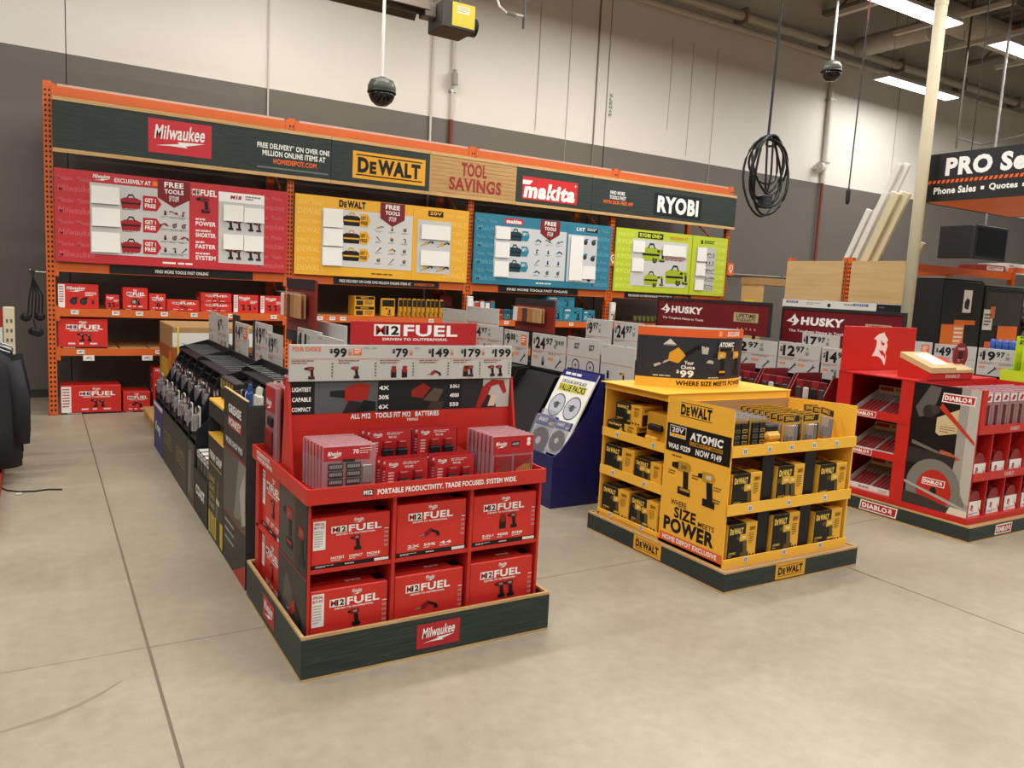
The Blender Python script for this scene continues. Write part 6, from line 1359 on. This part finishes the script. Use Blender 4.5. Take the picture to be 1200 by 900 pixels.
G().bbox(0, .55, 0, .4, 0, .1, M('8E2A24'), .004).build('flat_carton', None, (11.95, 6.42, 2.2405)); o = bpy.data.objects['flat_carton']; tag(o, 'flat red printed carton on top of the orange rack beam', 'box'); a = A(); a.rect(.04, .02, .5, .08, 'D8CFC8'); a.lines(.08, .03, .46, .07, 2, '5A2A26', .5, 3); a.build('front_print', o, (0, -.0006, 0), **UF)
o = G().bbox(0, .55, 0, .45, 0, .15, WHITE, .004).build('flat_carton', None, (12.5-.0+.02, 6.4, 2.2405)); tag(o, 'white and orange carton on top of the orange rack beam', 'box'); a = A(); a.rect(.2, .02, .5, .1, 'D9622A'); a.lines(.05, .06, .18, .13, 3, '8A6A60', .5, 3); a.build('front_print', o, (0, -.0006, 0), **UF)
t = T('wall_monitor', 'black boxed monitor hanging under the PRO sign', 'monitor', (12.3, 6.8, 2.45)); G().bbox(0, .9, 0, .08, 0, .52, BLACK, .01).build('screen_case', t); G().box(.04, .86, -.003, -.0004, .05, .48, M('0C0C0E', .2)).build('screen', t); G().bbox(-.14, -.01, .0, .5, 0, .5, CHAR, .01).build('side_box', t); G().tube([(.4, .1, .45), (.4, .1, 5.6)], .02, STEEL, 8).build('drop_pole', t)
# orange uprights and camouflage jacket at the far right
t = T('hung_jacket', 'grey camouflage jacket hanging at the end of the dark cabinets', 'jacket', (12.34, 5.9, 0)); m_, nt, b_ = nodes_of('camo_cloth', .85, .1)
tc = N(nt, 'ShaderNodeTexCoord'); n_ = N(nt, 'ShaderNodeTexNoise', Scale=11.0, Detail=2.0); r_ = N(nt, 'ShaderNodeValToRGB'); r_.color_ramp.interpolation = 'CONSTANT'; nt.links.new(tc.outputs['Object'], n_.inputs['Vector']); nt.links.new(n_.outputs['Fac'], r_.inputs['Fac']); nt.links.new(r_.outputs['Color'], b_.inputs['Base Color'])
r_.color_ramp.elements[0].color = lin('1E1E1C'); e = r_.color_ramp.elements.new(.45); e.color = lin('5A5852'); e = r_.color_ramp.elements.new(.55); e.color = lin('8E8A82'); r_.color_ramp.elements[-1].color = lin('33322E'); r_.color_ramp.elements[-1].position = .65
def garment(t, mat, w, z0, z1, d, flare=1.25, sleeves=True):
    g = G(); prof = []; H_ = z1-z0
    for s_, k, kk in ((0, flare, 1.0), (.3, flare*.95, .9), (.6, 1.0, .9), (.82, .95, 1.0), (.93, .8, .8), (1.0, .3, .6)):
        ringp = []
        for i in range(16):
            th = 2*PI*i/16; wob = 1+.05*math.sin(5*th+7*s_); ringp.append((.5*w*k*math.cos(th)*wob, .5*d*kk*math.sin(th)*wob, z0+H_*s_))
        prof.append(ringp)
    vs = [p for r in prof for p in r]; n = 16
    fs = [(i*n+j, i*n+(j+1) % n, (i+1)*n+(j+1) % n, (i+1)*n+j) for i in range(len(prof)-1) for j in range(n)]+[tuple(range(n))[::-1], tuple(range((len(prof)-1)*n, len(prof)*n))]
    g.add(vs, fs, mat).build('body', t, smooth=True)
    if sleeves:
        for s_ in (-1, 1): G().tube([(s_*w*.4, 0, z0+H_*.9), (s_*w*.58, -.01, z0+H_*.6), (s_*w*.6, -.03, z0+H_*.2)], .07, mat, 10, True, .055).build('sleeve', t, smooth=True)
    G().tube([(-.12, 0, z1-.02), (0, 0, z1+.03), (.12, 0, z1-.02)], .008, STEEL, 6).build('hanger', t)
garment(t, m_, .34, 1.0, 1.9, .2); G().tube([(0, 0, 1.92), (0, .5, 1.95)], .012, STEEL, 8).build('hook_bar', t); G().box(-.03, .03, .5, .56, 0, 2.0, ORANGE).build('post', t)
t = T('rack_upright', 'orange and red posts beside the hung jacket', 'post', (12.62, 6.1, 0)); G().box(0, .08, 0, .08, 0, 2.6, ORANGE).build('post', t); G().tube([(.2, .1, 0), (.2, .1, 3.2)], .05, M('8E2A22'), 10).build('pipe', t)
# wooden frame seen past the header boards
t = T('wooden_stand', 'open pale wooden stand beyond the dark red headers', 'stand', (10.35, 9.2, 0)); G().box(0, .1, 0, .4, 0, 1.9, PINE).build('post', t); G().box(1.1, 1.2, 0, .4, 0, 1.9, PINE).build('post', t); G().box(-.02, 1.22, -.01, .41, 1.9005, 2.02, CARD).build('top_board', t); o = G().box(-.012, -.0005, .1, .3, 1.55, 1.65, M('D9C23A')).build('yellow_tag', t)
# lime tray
t = T('island_display', 'lime green cardboard display with lime price cards at the end of the far gondola', 'display', (8.0, 2.95, 0)); w, d = 1.2, 1.08
G().box(0, w, 0, d, 0, .13, GREENBLK).build('plinth', t); G().box(.04, w-.04, .04, d-.04, .1305, 1.0, LIME).build('body', t); G().box(0, w, 0, d, 1.0005, 1.015, LIME).build('tray_floor', t)
for a0, a1, b0, b1 in ((0, w, 0, .012), (0, w, d-.012, d), (0, .012, .0125, d-.0125), (w-.012, w, .0125, d-.0125)): G().box(a0, a1, b0, b1, 1.0155, 1.1, LIME).build('tray_lip', t)
a = A(); a.rect(.0, .6, w-.08, .8, '15181A'); a.text('RYOBI', .3, .63, .82, .77, 'F4F1EC', .05); a.rect(.0, .3, w-.08, .32, '8A9820'); a.build('front_print', t, (.04, .0394, .1305), **UF)
a = A(); a.rect(.0, .6, d-.08, .8, '15181A'); a.text('RYOBI', .25, .63, .75, .77, 'F4F1EC', .05); a.build('side_print', t, (.0394, d-.04, .1305), **UL)
for k, (zz, yy) in enumerate(((1.24, .85), (1.33, .93), (1.43, 1.01))):
    c = G().box(.05+.02*k, w-.1, yy, yy+.006, 1.016, zz, LIME).build('price_card', t); a = A(); a.text('$99', .05, zz-1.1, .22, zz-1.05, '1E2410', .04); a.lines(.05, zz-1.05+.01, .3, zz-1.05+.03, 1, '4A5A1A', .8, 3); a.build('print', c, (.05+.02*k, yy-.0006, 1.016), **UF); a = A(); a.rect(0, 0, .001, .001, 'C2D42B')
p0 = T('spray_can', 'small blue capped can on the gondola behind the lime cards', 'can', (8.66, 4.2, 1.006), 0, 'blue cans on the far gondola'); G().lathe([(.03, 0), (.03, .3)], (0, 0, 0), M('2A5AA8', .35), 12).build('can_body', p0); G().lathe([(.028, .3), (.028, .34), (.015, .36)], (0, 0, 0), M('3A6AC0', .4), 12).build('cap', p0)
for k in range(1, 5): dup(p0, (8.66, 4.2+.068*k, 1.006))
# ================================================================ left hand edge
t = T('clothes_rack', 'cream and red clothes fixture at the edge of the aisle', 'rack', (-.36, 6.6, 0))
G().bbox(.09, .17, 1.12, 1.2, 0, 1.27, CREAM, .004).build('cream_post', t); a = A(); [a.rect(.02+.03*u, .1+.08*i, .035+.03*u, .13+.08*i, '6A604A') for i in range(14) for u in range(2)]; S(a.build('slots', t, (.09, 1.1195, 0), **UF), 'stuff')
G().bbox(-.55, .09, -1.15, 1.1, 0, .1, M('A02A22'), .004).build('red_base', t); G().bbox(-.55, -.47, 1.12, 1.2, 0, 1.27, CREAM, .004).build('cream_post', t)
G().box(-.47, .09, 1.14, 1.16, .1, 1.25, M('A02A22')).build('back_board', t); G().tube([(.04, 1.14, 1.14), (.04, -.25, 1.14), (.04, -.3, 1.09), (.04, -.3, .1)], .014, STEEL, 10).build('hang_rail', t); G().box(.0, .085, 1.1, 1.1395, .8, 1.1, WHITE).build('white_card', t)
JK = M('141416', .8, 0, .2, .2, 10)
for k, (y, la) in enumerate(((7.05, 'black jacket hanging on the fixture, next to the open aisle'), (7.3, 'black jacket hanging beside the cream post'), (6.8, 'dark grey jacket hanging farther in on the fixture'))):
    o = T('hung_jacket', la, 'jacket', (-.32, y, 0)); garment(o, JK if k < 2 else M('26262A', .8), .3, .13, 1.0, .2, 1.2); G().tube([(0, 0, 1.02), (.0, 0, 1.13), (0, .0, 1.155)], .005, STEEL, 6).build('hook', o)
t = T('tool_lanyard', 'black tool lanyards hanging on a hook at the side of the red rack bay', 'lanyard', (-.05, 9.84, 0))
G().tube([(.108, 0, 1.55), (-.03, 0, 1.55), (-.045, 0, 1.58)], .007, STEEL, 6).build('hook', t)
for k in range(5): G().tube([(-.0-.01*k, -.01*k, 1.56), (-.05+.03*k, -.03, 1.3), (-.07+.032*k, -.03, 1.06)], .009, BK, 6).build('strap', t)
for k, (x, z) in enumerate(((-.09, 1.02), (.04, 1.03), (-.02, .87), (.02, .86))): G().lathe([(.02, 0), (.05, .02), (.05, .06), (.02, .09)], (x, -.03, z), BK, 10).build('reel', t)
G().tube([(-.02, -.03, 1.05), (.0, -.03, .95)], .008, BK, 6).build('strap', t)
# taped carton on its pallet
t = T('wood_pallet', 'low wooden pallet at the end of the floor displays', 'pallet', (.95, 8.32, 0))
for k in range(3): G().box(0, 1.05, .03+.47*k, .12+.47*k, 0, .1, PINE).build('runner', t)
for k in range(7): G().box(.0+.155*k, .12+.155*k, 0, 1.1, .1005, .125, PINE).build('slat', t)
t = T('taped_carton', 'large brown carton with pale tape and yellow label on the pallet', 'box', (1.12, 8.38, .1255)); w, d, h = .85, 1.0, .96
G().bbox(0, w, 0, d, 0, h, CARD, .006).build('carton', t); G().box(-.003, w, -.003, -.0004, h-.2, h-.06, M('E0DCD2', .4)).build('pale_tape', t); G().box(-.004, w, -.004, -.0032, h-.33, h-.21, M('9A5228', .5)).build('brown_tape', t); G().box(-.003, -.0004, -.0, d, h-.36, h-.22, M('9A5228', .5)).build('brown_tape', t)
G().box(.04, .055, -.006, -.0045, 0, h, M('D9C84A', .4)).build('yellow_strap', t); G().box(.1, .3, -.0065, -.0045, h-.62, h-.42, WHITE).build('address_label', t); G().box(-.004, -.0006, .35, .8, h-.72, h-.36, M('C9A82A', .5)).build('yellow_label', t); G().box(-.006, -.004, .05, .25, h-.5, h-.25, M('D9762E', .5)).build('orange_label', t)
# strap on the floor
t = T('floor_strap', 'thin black strap lying loose on the concrete aisle', 'strap', (-.08, 6.55, 0)); g = G(); pts = [(-.19, .1), (-.16, .02), (-.08, -.05), (.02, -.07), (.1, -.05), (.19, -.08)]
vs = []
for i, p in enumerate(pts): vs += [(p[0], p[1]-.012, .001), (p[0], p[1]+.012, .001), (p[0], p[1]+.012, .007), (p[0], p[1]-.012, .007)]
fs = [(i*4+k, i*4+(k+1) % 4, i*4+4+(k+1) % 4, i*4+4+k) for i in range(len(pts)-1) for k in range(4)]+[(0, 1, 2, 3), tuple(range(len(pts)*4-4, len(pts)*4))]
g.add(vs, fs, BK).build('webbing', t); G().bbox(-.1, -.06, -.14, -.1, .0, .012, M('B9B6AE', .4), .003).build('buckle', t)
